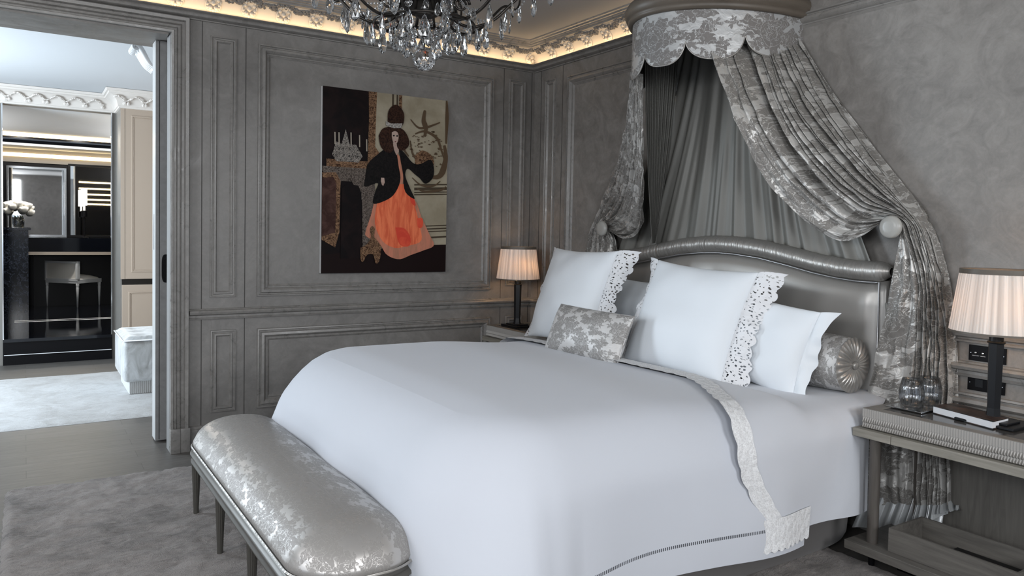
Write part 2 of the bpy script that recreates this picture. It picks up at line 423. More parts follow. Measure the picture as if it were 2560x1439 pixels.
# ------------------------------------------------------------------ room shell
XL, YF = -5.4, -7.4            # far side walls of the bedroom
CZ = 2.768
def window_wall(name, axis, pos, a0, a1, z1, wins, m, thick=0.25):
    mb = MB(); sgn = -1
    xs = [a0]
    for w0, w1, zb, zt in wins: xs += [w0, w1]
    xs.append(a1)
    def bx(u0, u1, zz0, zz1):
        if axis == 'X': mb.box((pos, u0, zz0), (pos-thick, u1, zz1))
        else: mb.box((u0, pos, zz0), (u1, pos-thick, zz1))
    for i in range(0, len(xs), 2): bx(xs[i], xs[i+1], 0, z1)
    for w0, w1, zb, zt in wins:
        if zb > 0: bx(w0, w1, 0, zb)
        bx(w0, w1, zt, z1)
    return struct(mb.build(name, m))
def window(name, axis, pos, w0, w1, zb, zt):
    mb = MB(); t = 0.05
    def bx(u0, u1, z0, z1):
        if axis == 'X': mb.box((pos-0.1, u0, z0), (pos-0.16, u1, z1))
        else: mb.box((u0, pos-0.1, z0), (u1, pos-0.16, z1))
    bx(w0, w0+t, zb, zt); bx(w1-t, w1, zb, zt); bx(w0+t, w1-t, zb, zb+t); bx(w0+t, w1-t, zt-t, zt)
    bx((w0+w1)/2-t/2, (w0+w1)/2+t/2, zb+t, zt-t)
    for k in (1, 2): bx(w0+t, (w0+w1)/2-t/2, zb+(zt-zb)*k/3-.015, zb+(zt-zb)*k/3+.015); bx((w0+w1)/2+t/2, w1-t, zb+(zt-zb)*k/3-.015, zb+(zt-zb)*k/3+.015)
    return struct(mb.build(name, 'whiteplaster'))

mb = MB(); mb.box((-6, -7.8, -0.1), (0.3, 3.75, 0)); struct(mb.build('floor', 'floor'))
mb = MB(); mb.box((XL-.3, YF-.3, CZ), (0.3, 0.3, CZ+.1)); struct(mb.build('ceiling', 'ceiling'))
# wall with the painting: solid right of the doorway, header above it, solid again far left
OX = -2.577; OZ = 2.476; OL = -4.35
mb = MB()
mb.box((OX, 0, 0), (0.3, 0.12, CZ+.1)); mb.box((OL, 0, OZ), (OX, 0.12, CZ+.1)); mb.box((XL-.3, 0, 0), (OL, 0.12, CZ+.1))
struct(mb.build('wall_left', 'panel'))
mb = MB(); mb.box((0, YF-.3, 0), (0.3, 0.0, CZ+.1)); struct(mb.build('wall_right', 'wall'))
window_wall('wall_back', 'X', XL, YF, 0.0, CZ+.1, [(-5.95, -4.45, .25, 2.6), (-3.05, -1.55, .25, 2.6)], M['panel'])
window_wall('wall_front', 'Y', YF, XL, 0.0, CZ+.1, [(-4.9, -3.4, .25, 2.6), (-1.8, -.5, .25, 2.6)], M['panel'])
window('window_1', 'X', XL, -3.05, -1.55, .25, 2.6)
window('window_2', 'X', XL, -5.95, -4.45, .25, 2.6)
window('window_3', 'Y', YF, -4.9, -3.4, .25, 2.6)
window('window_5', 'Y', YF, -1.8, -.5, .25, 2.6)

# panelling of wall A
PB = [(0, 0), (0.002, .016), (.010, .019), (.014, .010), (.020, .010), (.026, .024), (.040, .028), (.050, .018), (.055, .006), (.061, .006), (.066, .010), (.074, .003), (.078, -.001)]
PS = [(0, 0), (.002, .010), (.008, .012), (.012, .005), (.018, .004), (.023, .012), (.032, .013), (.038, .003), (.041, -.001)]
mb = MB()
for (a, b, z0, z1, pr) in ((-2.357, -2.206, .918, 2.495, PS), (-2.353, -2.203, .213, .718, PS), (-2.079, -.372, .918, 2.487, PB), (-2.075, -.368, .213, .715, PB),
                           (-.236, -.088, .945, 2.498, PS), (-.232, -.086, .213, .715, PS)):
    frame(mb, 'A', a, b, z0, z1, pr)
struct(mb.build('trim_1', 'mould', angle=35))
mb = MB()
for (a, b, z0, z1, pr) in ((-.285, -.151, .945, 2.49, PS), (-.285, -.151, .213, .715, PS), (-3.52, -.432, .930, 2.478, PB), (-3.52, -.432, .213, .722, PB), (-4.9, -3.75, .930, 2.478, PB)):
    if a < -4: continue
    frame(mb, 'B', -4.62 if a == -3.52 else a, b, z0, z1, pr)
struct(mb.build('trim_2', 'mould', angle=35))
# shallow raised stiles give the vertical joints
mb = MB()
for (a, b) in ((-2.475, -2.405), (-2.150, -.280)):
    for z0, z1 in ((.13, .79), (.845, 2.575)):
        pass
for u in (-2.404, -2.151, -.279, -.028):
    for z0, z1 in ((.14, .79), (.85, 2.575)): mb.box((u-.0022, -.0012, z0), (u+.0022, .001, z1))
struct(mb.build('trim_3', mat('joint_shadow_gap', (0.05, 0.047, 0.044), 0.8)))
mb = MB()
for u in (-.363, -.09):
    for z0, z1 in ((.14, .79), (.85, 2.575)): mb.box((-.0012, u-.0022, z0), (.001, u+.0022, z1))
struct(mb.build('trim_4', bpy.data.materials['joint_shadow_gap']))
RAIL = [(.786, 0), (.788, .014), (.796, .018), (.800, .012), (.812, .012), (.814, .020), (.820, .036), (.832, .042), (.842, .034), (.845, .014), (.850, .010), (.852, 0)]
mb = MB(); run(mb, 'A', -2.475, 0, RAIL); run(mb, 'B', YF, 0, RAIL); struct(mb.build('trim_5', 'mould', angle=30))
BASE = [(0, .020), (.115, .020), (.122, .016), (.128, .018), (.138, .010), (.142, 0)]
mb = MB(); run(mb, 'A', -2.475, 0, BASE); struct(mb.build('baseboard_left', 'mould'))
mb = MB(); run(mb, 'B', YF, 0, BASE); struct(mb.build('baseboard_right', 'mould'))

# door casing of the wide opening (stepped architrave) with plinth block
CAS = [(0, .0), (0, .030), (.012, .034), (.016, .026), (.024, .026), (.028, .032), (.034, .020), (.046, .020), (.050, .034), (.056, .022), (.070, .022), (.076, .042), (.094, .046), (.100, .030), (.102, 0)]
mb = MB()
P = []
for (cx, cz_, su, szz) in ((OX, 0.0, 1, 0), (OX, OZ, 1, 1), (OL, OZ, -1, 1), (OL, 0.0, -1, 0)):
    for t, h in CAS: P.append((cx+su*t, -h, cz_+szz*t*.96))
mb.quadgrid(P, 4, len(CAS))
mb.box((OX-.004, -.052, 0), (OX+.050, .0, .145), .003); mb.box((OX+.050, -.046, 0), (OX+.106, 0, .145), .003)
struct(mb.build('trim_6', 'mould', angle=30))
mb = MB(); mb.box((OX, .002, 0), (OX-.002, .118, OZ)); struct(mb.build('trim_7', mat('reveal_paint', (.26, .26, .26), .4)))
mb = MB(); mb.box((OL, .002, OZ-.012), (OX-.012, .119, OZ)); mb.box((OL, .12, OZ+.006), (-1.4, .395, OZ+.02)); mb.box((OL, .395, 2.484), (-1.4, .5, CZ)); struct(mb.build('trim_8', 'panel'))

# sliding door panel
dp = MB(); dp.box((-2.622, .262, .012), (-2.02, .390, 2.480), .002)
dr = struct(dp.build('door_1', 'doorpaint'))
e = MB(); e.box((-2.6235, .2635, .013), (-2.6215, .3885, 2.479)); e.build('door_edge', 'dooredge', dr)
e = MB(); e.box((-2.603, .2595, .02), (-2.600, .2625, 2.475)); e.build('door_groove', 'black', dr)
e = MB()
pl = []
for k in range(28):
    a = 2*PI*k/28; r = 4
    cx = abs(math.cos(a))**(2/r)*(1 if math.cos(a) > 0 else -1)*.032; cz2 = abs(math.sin(a))**(2/r)*(1 if math.sin(a) > 0 else -1)*.088
    pl.append((-2.556+cx, cz2+1.085))
for (y0, y1, s) in ((.262, .252, 1.0), (.252, .246, .75)):
    o_ = [(-2.556+(x+2.556)*s, y0, 1.085+(z-1.085)*s) for x, z in pl]; i_ = [(-2.556+(x+2.556)*s, y1, 1.085+(z-1.085)*s) for x, z in pl]
    e.quadgrid([p for k in range(28) for p in (o_[k], i_[k])], 28, 2, closeu=True); e.poly(i_)
e.build('recessed_pull', 'black', dr)
e = MB(); e.box((-2.6245, .31, 1.20), (-2.6225, .345, 1.42)); e.build('lock_plate', 'steel', dr)

# ------------------------------------------------------------------ cornice with light cove
def cornice_side(mb, wall, u0, prof):
    # prof = [(z, d)], mitred into the corner at u=0
    P = [WP(wall, (u0 if k == 0 else -d), z, d) for k in (0, 1) for z, d in prof]
    mb.quadgrid(P, 2, len(prof))
ROLL0 = [(2.570, 0), (2.572, .012), (2.582, .014), (2.586, .030), (2.596, .044), (2.612, .050), (2.624, .046), (2.630, .054), (2.634, .070), (2.642, .076), (2.646, .070), (2.640, .060), (2.640, 0)]
CREAM0 = [(2.640, .0), (2.650, .004), (2.662, .010), (2.668, .018), (2.676, .020), (2.700, .030), (2.730, .052), (2.752, .080), (2.764, .104)]
TOPM0 = [(2.764, .102), (2.766, .128), (2.774, .140), (2.790, .146), (2.798, .160), (2.812, .164), (2.818, .184), (2.836, .196), (2.842, .214), (2.860, .220), (2.862, 0)]
ROLL = [(2.570+(z-2.570)*.60, d) for z, d in ROLL0]
CREAM = [(2.612+(z-2.640)*.871, d) for z, d in CREAM0]
TOPM = [(2.72+(z-2.764)*.51, .100+(d-.102)*.58 if d > .01 else 0) for z, d in TOPM0]
mb = MB(); cornice_side(mb, 'A', XL, ROLL); cornice_side(mb, 'B', YF, ROLL); struct(mb.build('trim_9', 'mould', angle=30))
mb = MB(); cornice_side(mb, 'A', XL, CREAM); cornice_side(mb, 'B', YF, CREAM); struct(mb.build('trim_10', 'cream', angle=40))
mb = MB(); cornice_side(mb, 'A', XL, TOPM); cornice_side(mb, 'B', YF, TOPM); struct(mb.build('trim_11', 'mould', angle=30))
# flexible light line lying in the cove
mb = MB(); mb.box((XL, -.052, 2.6125), (-.06, -.040, 2.6165)); mb.box((-.052, YF, 2.6125), (-.040, -.06, 2.6165))
tag(mb.build('cove_light_strip', 'led'), 'warm light strip lying in the cove above the grey wall moulding', 'light strip')
# shell rosettes and grey leaf garland on the frieze
def frieze_pt(t):
    pts = CREAM[3:]; k = t*(len(pts)-1); i = min(int(k), len(pts)-2); f = k-i
    return pts[i][0]*(1-f)+pts[i+1][0]*f, pts[i][1]*(1-f)+pts[i+1][1]*f
def rosette_mb(wall, u):
    mb = MB()
    def lump(uu, t, r, out=.012, seg=8):
        z, d = frieze_pt(t); c = Vector(WP(wall, uu, z, d+.002))
        bm = bmesh.new(); bmesh.ops.create_icosphere(bm, subdivisions=1, radius=1)
        r *= 1.25; out *= 1.5; s = Matrix.Diagonal((r if wall == 'A' else out, out if wall == 'A' else r, r, 1))
        bmesh.ops.transform(bm, matrix=Matrix.Translation(c) @ s, verts=bm.verts); mb.bm(bm)
    for k in range(9):
        a = PI*(0.95+1.1*k/8); lump(u+.034*math.cos(a), .40+.32*math.sin(a)*1.0, .010, .008)
    for k in (-1, 1): lump(u+.016*k, .30, .013, .012)
    lump(u, .50, .014, .012); lump(u, .12, .012, .010); lump(u-.026, .62, .010); lump(u+.026, .62, .010)
    for k in range(5): lump(u+(k-2)*.013, .86-abs(k-2)*.05, .008, .012)
    # scrolled outline
    P = [Vector(WP(wall, u+.043*math.cos(a), frieze_pt(max(0, min(1, .42+.42*math.sin(a))))[0], frieze_pt(max(0, min(1, .42+.42*math.sin(a))))[1]+.005)) for a in [PI*(.85+1.3*k/14) for k in range(15)]]
    mb.tube(P, .005, 6)
    return mb
us = [-.062-.208*k for k in range(15)]
for wall, lim in (('A', -2.9), ('B', -1.5)):
    for i, u in enumerate(us):
        if u < lim: break
        if wall == 'B' and i == 0: continue
        o = rosette_mb(wall, u).build('plaster_rosette', 'cream', smooth=True)
        tag(o, 'cream plaster shell rosette on the lit frieze above the %s' % ('painting wall' if wall == 'A' else 'wall beside the bed canopy'), 'ornament', 'plaster rosettes on the painting wall frieze' if wall == 'A' else 'plaster rosettes on the bed wall frieze')
random.seed(3)
for wall, u1, name in (('A', -3.0, 'trim_12'), ('B', -1.6, 'trim_13')):
    mb = MB(); u = -.10
    while u > u1:
        ph = ((-u-.062) % .208)/.208
        for q in range(3):
            t = .90+random.uniform(-.16, .10)-(.12 if .25 < ph < .75 else -.05)
            z, d = frieze_pt(min(1, t)); c = Vector(WP(wall, u+random.uniform(-.006, .006), z, d+.003))
            bm = bmesh.new(); bmesh.ops.create_icosphere(bm, subdivisions=1, radius=random.uniform(.009, .014))
            bmesh.ops.transform(bm, matrix=Matrix.Translation(c) @ Matrix.Rotation(random.random()*3, 4, 'Y') @ Matrix.Diagonal((1, .7, .8, 1)), verts=bm.verts); mb.bm(bm)
        u -= .009
    struct(mb.build(name, 'greyleaf'))

# ------------------------------------------------------------------ rugs
def rug(name, m, x0, x1, y0, y1, h, step, amp, rc=.05):
    nx = int((x1-x0)/step)+1; ny = int((y1-y0)/step)+1; mb = MB(); P = []
    for i in range(nx):
        for j in range(ny):
            x = x0+(x1-x0)*i/(nx-1); y = y0+(y1-y0)*j/(ny-1)
            e = min(x-x0, x1-x, y-y0, y1-y)
            n = noise.noise(Vector((x*9, y*14, 0)))*amp+noise.noise(Vector((x*45, y*45, 3)))*amp*.5
            wob = noise.noise(Vector((x*30, y*30, 7)))*.006
            px = x+(wob if (i in (0, nx-1)) else 0); py = y+(wob if (j in (0, ny-1)) else 0)
            if e < .03:  # soft corner
                cx = min(x-x0, x1-x); cy_ = min(y-y0, y1-y)
            z = (h+n)*sstep(-.001, .025, e)
            P.append((px, py, max(z, .001)))
    mb.quadgrid(P, nx, ny); return mb.build(name, m, smooth=True)
tag(rug('area_rug', 'rug', -3.39, -.37, -5.2, -.375, .022, .014, .011), 'large taupe shaggy rug lying under the bed and the bench', 'rug')
tag(rug('pale_rug', 'rug_out', -4.9, -1.6, .985, 2.90, .014, .03, .003), 'pale silvery rug in the adjoining room seen through the doorway', 'rug')

# ------------------------------------------------------------------ bed
BY = -1.965                      # bed axis
bed = thing('bed', 'wide bed with pewter satin arched headboard under the wall canopy', 'bed', (-1.1, BY, 0))
mb = MB()
P = []; nseg = 60
def rrect(hx, hy, r, n):
    pts = []
    for k in range(n):
        a = 2*PI*k/n; c, s = math.cos(a), math.sin(a); q = 8
        pts.append((hx*abs(c)**(2/q)*(1 if c >= 0 else -1), hy*abs(s)**(2/q)*(1 if s >= 0 else -1)))
    return pts
for z, g in ((.025, -.012), (.05, 0), (.15, .008), (.30, .0), (.345, -.004), (.345, -.5)):
    P += [(-1.13+x*(1+g*.3 if g > -.4 else .3), BY+y*(1+g if g > -.4 else .3), z) for x, y in rrect(1.035, .955, .1, 120)]
Q = [P[k*120+i] for i in range(120) for k in range(6)]
mb.quadgrid(Q, 120, 6, closeu=True); mb.build('upholstered_base', 'valance', bed, smooth=True)
mb = MB(); mb.box((-1.98, BY-.93, .345), (-.12, BY+.93, .60), .10); mb.build('mattress', 'sheetc', bed, angle=40)
mb = MB(); mb.box((-2.0, BY-.8, 0), (-.2, BY+.8, .03)); mb.build('plinth', 'black', bed)
# headboard outline z(y) (pipe line) 
HBP = [(-.955, 1.165), (-.925, 1.163), (-.83, 1.163), (-.72, 1.172), (-.6, 1.189), (-.45, 1.218), (-.28, 1.247), (-.12, 1.262), (0, 1.266)]
def hbz(t):
    t = -abs(t)
    for (a, za), (b, zb) in zip(HBP, HBP[1:]):
        if a <= t <= b: f = (t-a)/(b-a); return za*(1-f)+zb*f
    return HBP[0][1]
hy = [-.955+1.91*k/64 for k in range(65)]
mb = MB(); P = []
rows = 16
for t in hy:
    for j in range(rows):
        v = j/(rows-1); z = .30+(hbz(t)-.30)*v
        e = min(.955-abs(t), (hbz(t)-z), .12)
        P.append((-.065-.035*sstep(0, .07, e), BY+t, z))
mb.quadgrid(P, 65, rows)
back = [(-.012, BY+t, z) for t in hy for z in (.30, hbz(t))]
mb.quadgrid(back, 65, 2)
for s in (0, 64): mb.poly([(-.065, BY+hy[s], .3), (-.012, BY+hy[s], .3), (-.012, BY+hy[s], hbz(hy[s])), (-.065, BY+hy[s], hbz(hy[s]))])
mb.quadgrid([(x, BY+t, hbz(t)) for t in hy for x in (-.065, -.012)], 65, 2)
mb.build('headboard_panel', 'satin_panel', bed, smooth=True)
def along_top(off, n=90, tmin=-.955):
    out = []
    for k in range(n):
        t = tmin-.0*k+(-2*tmin)*k/(n-1)
        tt = max(-.955, min(.955, t))
        dz = (hbz(tt+.02)-hbz(tt-.02))/.04
        nrm = Vector((0, -dz, 1)).normalized(); out.append(Vector((0, BY+t, hbz(tt)))+nrm*off)
    return out
mb = MB()
roll = along_top(.043, 260, -.985)
mb2 = []
pts = [Vector((-.075, p.y, p.z)) for p in roll]
seg = 20; P = []
for i, p in enumerate(pts):
    t = (pts[min(i+1, len(pts)-1)]-pts[max(i-1, 0)]).normalized(); n1 = Vector((0, -t.z, t.y)); n2 = Vector((1, 0, 0))
    for k in range(seg):
        a = 2*PI*k/seg
        pu = .0010*noise.noise(Vector((i*.55, math.sin(a)*1.2, math.cos(a)*1.2)))+.0012*noise.noise(Vector((i*.16, a, 4)))
        endr = min(1, (min(i, len(pts)-1-i)+1)/7)**.5
        r = (.0455+pu)*endr
        P.append(p+n1*math.cos(a)*r+n2*math.sin(a)*r)
mb.quadgrid(P, len(pts), seg, closev=True, uv=lambda i, j: (i*.01, j*.02))
mb.build('headboard_roll', 'satin', bed, smooth=True)['label'] = 'ruched pewter satin roll along the headboard top'
mb = MB()
pp = [Vector((-.103, p.y, p.z-.006)) for p in along_top(0, 80, -.945)]
pp = [Vector((-.103, pp[0].y, .32))]+pp+[Vector((-.103, pp[-1].y, .32))]
mb.tube(pp, .0045, 6); mb.build('piping', 'steel', bed, smooth=True)['label'] = 'silver piping line round the headboard panel'

# ---- cloth over the bed: flat core, rounded shoulder, falling skirt
NEAR, FAR = -3.005, -.925        # side faces of the hanging cloth (y)
def cross(s, top, hem_near, hem_far, R, near=NEAR, far=FAR):
    """point on the cross-section, s = signed distance from axis (negative = near side)"""
    half_n = abs(near-BY)-R; half_f = abs(far-BY)-R
    half = half_n if s < 0 else half_f; a = abs(s); sg = -1 if s < 0 else 1
    if a < half: return BY+s, top
    L = a-half
    if L < R*PI/2: return BY+sg*(half+R*math.sin(L/R)), top-R*(1-math.cos(L/R))
    return BY+sg*(half+R), top-R-(L-R*PI/2)
# duvet
RD = .20; TOP = .695
def dome(x, y):
    fx = max(0, min(1, (x+2.22)/1.5)); a = abs(y-BY)/1.04
    d = .064*(1-min(1, a)**6)*sstep(-.05, .22, fx)*(1-.75*sstep(-1.45, -.90, x))
    return d+.004*noise.noise(Vector((x*1.6, y*1.6, 1)))-.05*sstep(-.80, -.74, x)
def duvet_pt(kind, u, L):
    """perimeter walk u (m) and drop length L; returns xyz"""
FX = -2.262; cx0 = FX+RD; yn = NEAR+RD; yf = FAR-RD; xh = -.72
per = []                         # (core point, outward normal)
n1 = 60
rc = .22
for k in range(n1): x = xh+(cx0+rc-xh)*k/(n1-1); per.append(((x, yf), (0, 1)))
nc = 22; rc = .22
for k in range(1, nc): a = PI/2+PI/2*k/nc; per.append(((cx0+rc+rc*math.cos(a), yf-rc+rc*math.sin(a)), (math.cos(a), math.sin(a))))
for k in range(90): y = (yf-rc)+((yn+rc)-(yf-rc))*k/89; per.append(((cx0, y), (-1, 0)))
for k in range(1, nc): a = PI+PI/2*k/nc; per.append(((cx0+rc+rc*math.cos(a), yn+rc+rc*math.sin(a)), (math.cos(a), math.sin(a))))
for k in range(n1): x = cx0+rc+(xh-cx0-rc)*k/(n1-1); per.append(((x, yn), (0, -1)))
us_ = [0]
for a, b in zip(per, per[1:]): us_.append(us_[-1]+math.hypot(a[0][0]-b[0][0], a[0][1]-b[0][1])+.02*(a[1] != b[1]))
Ls = [0, .05, .1, .15, .2, .25]+[.27+.03*k for k in range(14)]
Lm = Ls[-1]
mb = MB(); P = []
for (c, n), u in zip(per, us_):
    for L in Ls:
        L2 = L
        if L < RD*PI/2: h = RD*math.sin(L/RD); d = RD*(1-math.cos(L/RD))
        else: h = RD+.0*(L-RD*PI/2); d = RD+(L-RD*PI/2)
        f = sstep(.12, .62, L)
        wv = (.021*math.sin(u*8.3+1.2*math.sin(u*2.1))+.022*noise.noise(Vector((u*2.2, L*1.5, 5))))*f
        cn_ = abs(n[0]*n[1])*2
        h += wv+.012*f+.10*cn_*f+(.03*f if n[0] < -.3 else 0)
        x = c[0]+n[0]*h; y = c[1]+n[1]*h
        z = TOP+dome(x, y)*(1-sstep(0, .25, d))-d+.018*math.sin(u*3.1+.6)*f
        P.append((x, y, max(z, .03)))
nL = len(Ls)
mb.quadgrid(P, len(per), nL, uv=lambda i, j: (us_[i], Ls[j]))
# top patch: columns matched to the perimeter on both long sides
TX = [p[0][0] for p in per[:n1+nc-1]]
farpts = per[:n1+nc-1]; nearpts = list(reversed(per))[:n1+nc-1]
NT_ = 46; P = []
for (cf, _), (cn, _) in zip(farpts, nearpts):
    for j in range(NT_):
        t = j/(NT_-1); x = cf[0]*(1-t)+cn[0]*t; y = cf[1]*(1-t)+cn[1]*t
        P.append((x, y, TOP+dome(x, y)))
mb.quadgrid(P, len(farpts), NT_, uv=lambda i, j: (i*.02, 0))
# closing foot strip
c0 = per[n1+nc-2][0]; c1 = per[n1+nc-1+90][0] if False else nearpts[-1][0]
P = []
for j in range(NT_):
    t = j/(NT_-1); y = c0[1]*(1-t)+c1[1]*t; x = c0[0]
    for xx in (x, cx0): P.append((xx, y, TOP+dome(xx, y)))
mb.quadgrid(P, NT_, 2, uv=lambda i, j: (0, 0))
M['duvet'] = duvet_mat(.555)
duv = mb.build('duvet', 'duvet', smooth=True)
tag(duv, 'white duvet with a dark hemstitched border, covering most of the bed', 'duvet')

# sheet turned back at the head end, with lace edge
def lace_x(s):                    # where the lace edge lies along the cross-section
    a = -s
    return -.80-.30*sstep(.45, 1.10, a)*1.0+.20*sstep(1.10, 1.5, a)-.03*sstep(.6, 1.0, s)
def sheet_pt(s, x, q, lift):
    y, z = cross(s, .664, 0, 0, .13, -3.018, -.915)
    dz = (TOP+dome(min(x, -.85), y)+.004-.664)*(1-sstep(-.76, -.64, x))      # rides up onto the duvet
    side = max(0, abs(s)-.93)
    if side <= 0: z += dz+lift
    else:
        k = sstep(0, .22, side); z += dz*(1-k)
        sg = -1 if s < 0 else 1
        w_ = .014*math.sin(x*13+.7)*sstep(.15, .5, side)+.012*noise.noise(Vector((x*5, s*3, 2)))
        y += sg*(lift+w_+.008)
    return Vector((x, y, z+.003*noise.noise(Vector((x*4, s*4, 0)))))
SMAX_N, SMAX_F = 1.445, 1.42
NS = 150; NQ = 26
def sval(i): return SMAX_F-(SMAX_F+SMAX_N)*i/(NS-1)
mb = MB(); P = []
for i in range(NS):
    s = sval(i); x0 = lace_x(s)
    for j in range(NQ):
        q = j/(NQ-1); x1 = -.085-.25*sstep(.0, .16, abs(s)-.95); x = x0*(1-q)+x1*q
        P.append(sheet_pt(s, x, q, .006))
mb.quadgrid(P, NS, NQ, uv=lambda i, j: (i*.02, j*.03))
sheet = tag(mb.build('top_sheet', 'sheetc', smooth=True), 'white sheet turned back near the pillows with a lace border', 'sheet')
mb = MB(); P = []
nl = 340
for i in range(nl):
    s = SMAX_F-(SMAX_F+SMAX_N)*i/(nl-1); x0 = lace_x(s)
    sc1 = .010*abs(math.sin(i*.33))
    for j, dx in enumerate((-.038-sc1, -.02, 0, .02, .042+.006*abs(math.sin(i*.33)))):
        P.append(sheet_pt(s, x0+dx, 0, .011))
mb.quadgrid(P, nl, 5, uv=lambda i, j: (i*.0085, j*.022))
mb.build('lace_border', 'lace_trim', sheet, smooth=True)['label'] = 'scalloped lace band across the duvet'
mb = MB(); P = []
for i in range(60):
    x = -1.0+.29*i/59
    for j in range(8):
        s = -(SMAX_N-.085+(.085+.035+.010*abs(math.sin(i*.42)))*j/7)
        P.append(sheet_pt(s, x, 0, .014))
mb.quadgrid(P, 60, 8, uv=lambda i, j: (i*.005, j*.013))
mb.build('lace_corner', 'lace_trim', sheet, smooth=True)['label'] = 'lace corner at the hanging end of the sheet'

# ---- pillows
def superp(v, p): return (1 if v >= 0 else -1)*abs(v)**p
def pillow(name, m, W, H, T, Mx, label, group=None, flange=None, fm='lace', dent=.07, n=34, uvs=1.0, wrinkle=.011, seed=0, flange_sides=(1, 3), corner=.0, piping=None):
    """W along local x, H along local y (up), T thickness along local z; bottom edge at y=0"""
    def outline(u, v):
        x = W/2*u*(1-dent*(1-v*v)); y = H/2*v*(1-dent*(1-u*u))+H/2
        return x, y
    def thick(u, v):
        e = max(0, (1-u*u))*max(0, (1-v*v)); return T/2*e**.42
    mb = MB()
    for sgn in (1, -1):
        P = []
        for i in range(n):
            for j in range(n):
                u = math.sin(PI/2*(-1+2*i/(n-1))); v = math.sin(PI/2*(-1+2*j/(n-1)))
                x, y = outline(u, v); z = sgn*thick(u, v)
                z += wrinkle*noise.noise(Vector((x*7+seed, y*7, sgn)))*min(1, thick(u, v)/T*4)
                P.append(Mx @ Vector((x, y, z)))
        mb.quadgrid(P, n, n, uv=lambda i, j: ((math.sin(PI/2*(-1+2*i/(n-1)))*W/2+seed)*uvs, (math.sin(PI/2*(-1+2*j/(n-1)))*H/2+seed*.7)*uvs))
    o = mb.build(name, m, smooth=True)
    tag(o, label, 'cushion' if 'cushion' in name else 'pillow', group)
    if flange:
        for side in flange_sides:     # 0 bottom 1 right 2 top 3 left
            K = 90; P = []
            for k in range(K):
                t = -1+2*k/(K-1)
                u, v = ((t, -1), (1, t), (t, 1), (-1, t))[side]
                x, y = outline(u, v)
                nx_, ny_ = ((0, -1), (1, 0), (0, 1), (-1, 0))[side]
                fl = flange*(1+(.16*abs(math.sin(k*.36)) if fm == 'lace' else 0))*(1+.30*abs(t)**6)
                back_ = .018*math.sin(t*5+seed)
                for j in range(7):
                    q = j/6
                    yy = y+ny_*fl*q; xx = x+nx_*fl*q
                    if side in (1, 3): yy += .022*q*(t**5)
                    P.append(Mx @ Vector((xx, yy, .004-.55*fl*q*q+back_*q+.010*math.sin(t*16)*q*(1-abs(t)))))
            mf = MB(); mf.quadgrid(P, K, 7, uv=lambda i, j: (i*.0075, j*flange/6))
            mf.build('lace_trim' if fm == 'lace' else 'flange', fm, o, smooth=True)
    if piping:
        K = 120; pts = []
        for k in range(K):
            a = 2*PI*k/K; u = max(-1, min(1, 1.42*math.cos(a))); v = max(-1, min(1, 1.42*math.sin(a)))
            x, y = outline(u, v); pts.append(Mx @ Vector((x, y, 0)))
        pts.append(pts[0]); mp = MB(); mp.tube(pts, .004, 6, cap=False); mp.build('piping', piping, o, smooth=True)
    return o
def place(x, y, z, lean, yaw=0.0, roll=0.0):
    """local x -> -y (to the right in the photo), local y -> up leaning to +x, local z -> toward the foot (-x)"""
    B = Matrix(((0, 0, -1, 0), (-1, 0, 0, 0), (0, 1, 0, 0), (0, 0, 0, 1)))
    return Matrix.Translation((x, y, z)) @ Matrix.Rotation(yaw, 4, 'Z') @ Matrix.Rotation(lean, 4, 'Y') @ B @ Matrix.Rotation(roll, 4, 'Z')
R = math.radians
pillow('sleeping_pillow', 'cotton', .68, .40, .17, place(-.27, -1.58, .69, R(14)), 'plain pillow shaded behind the two lace pillows', seed=3, wrinkle=.018)
pillow('sleeping_pillow', 'cotton', .60, .41, .17, place(-.46, -2.45, .672, R(15), R(2), R(-8)), 'plain white pillow with flat flange standing right of the lace pillows', flange=.05, fm='cotton', seed=5, flange_sides=(1,), wrinkle=.02)
pillow('euro_pillow', 'cotton', .64, .60, .20, place(-.60, -1.17, .69, R(20), R(-2)), 'square white lace pillow on the far side of the bed', flange=.085, seed=1)
pillow('euro_pillow', 'cotton', .66, .575, .20, place(-.63, -2.15, .668, R(22), R(2), R(-3)), 'square white lace pillow nearest the bedside lamp, in front', flange=.085, seed=2)
pillow('lumbar_cushion', 'damask_cushion', .60, .27, .15, place(-.83, -1.685, .694, R(24), R(2), R(-1)), 'small oblong silver damask cushion between the lace pillows', seed=4, piping='damask_cushion', dent=.03)

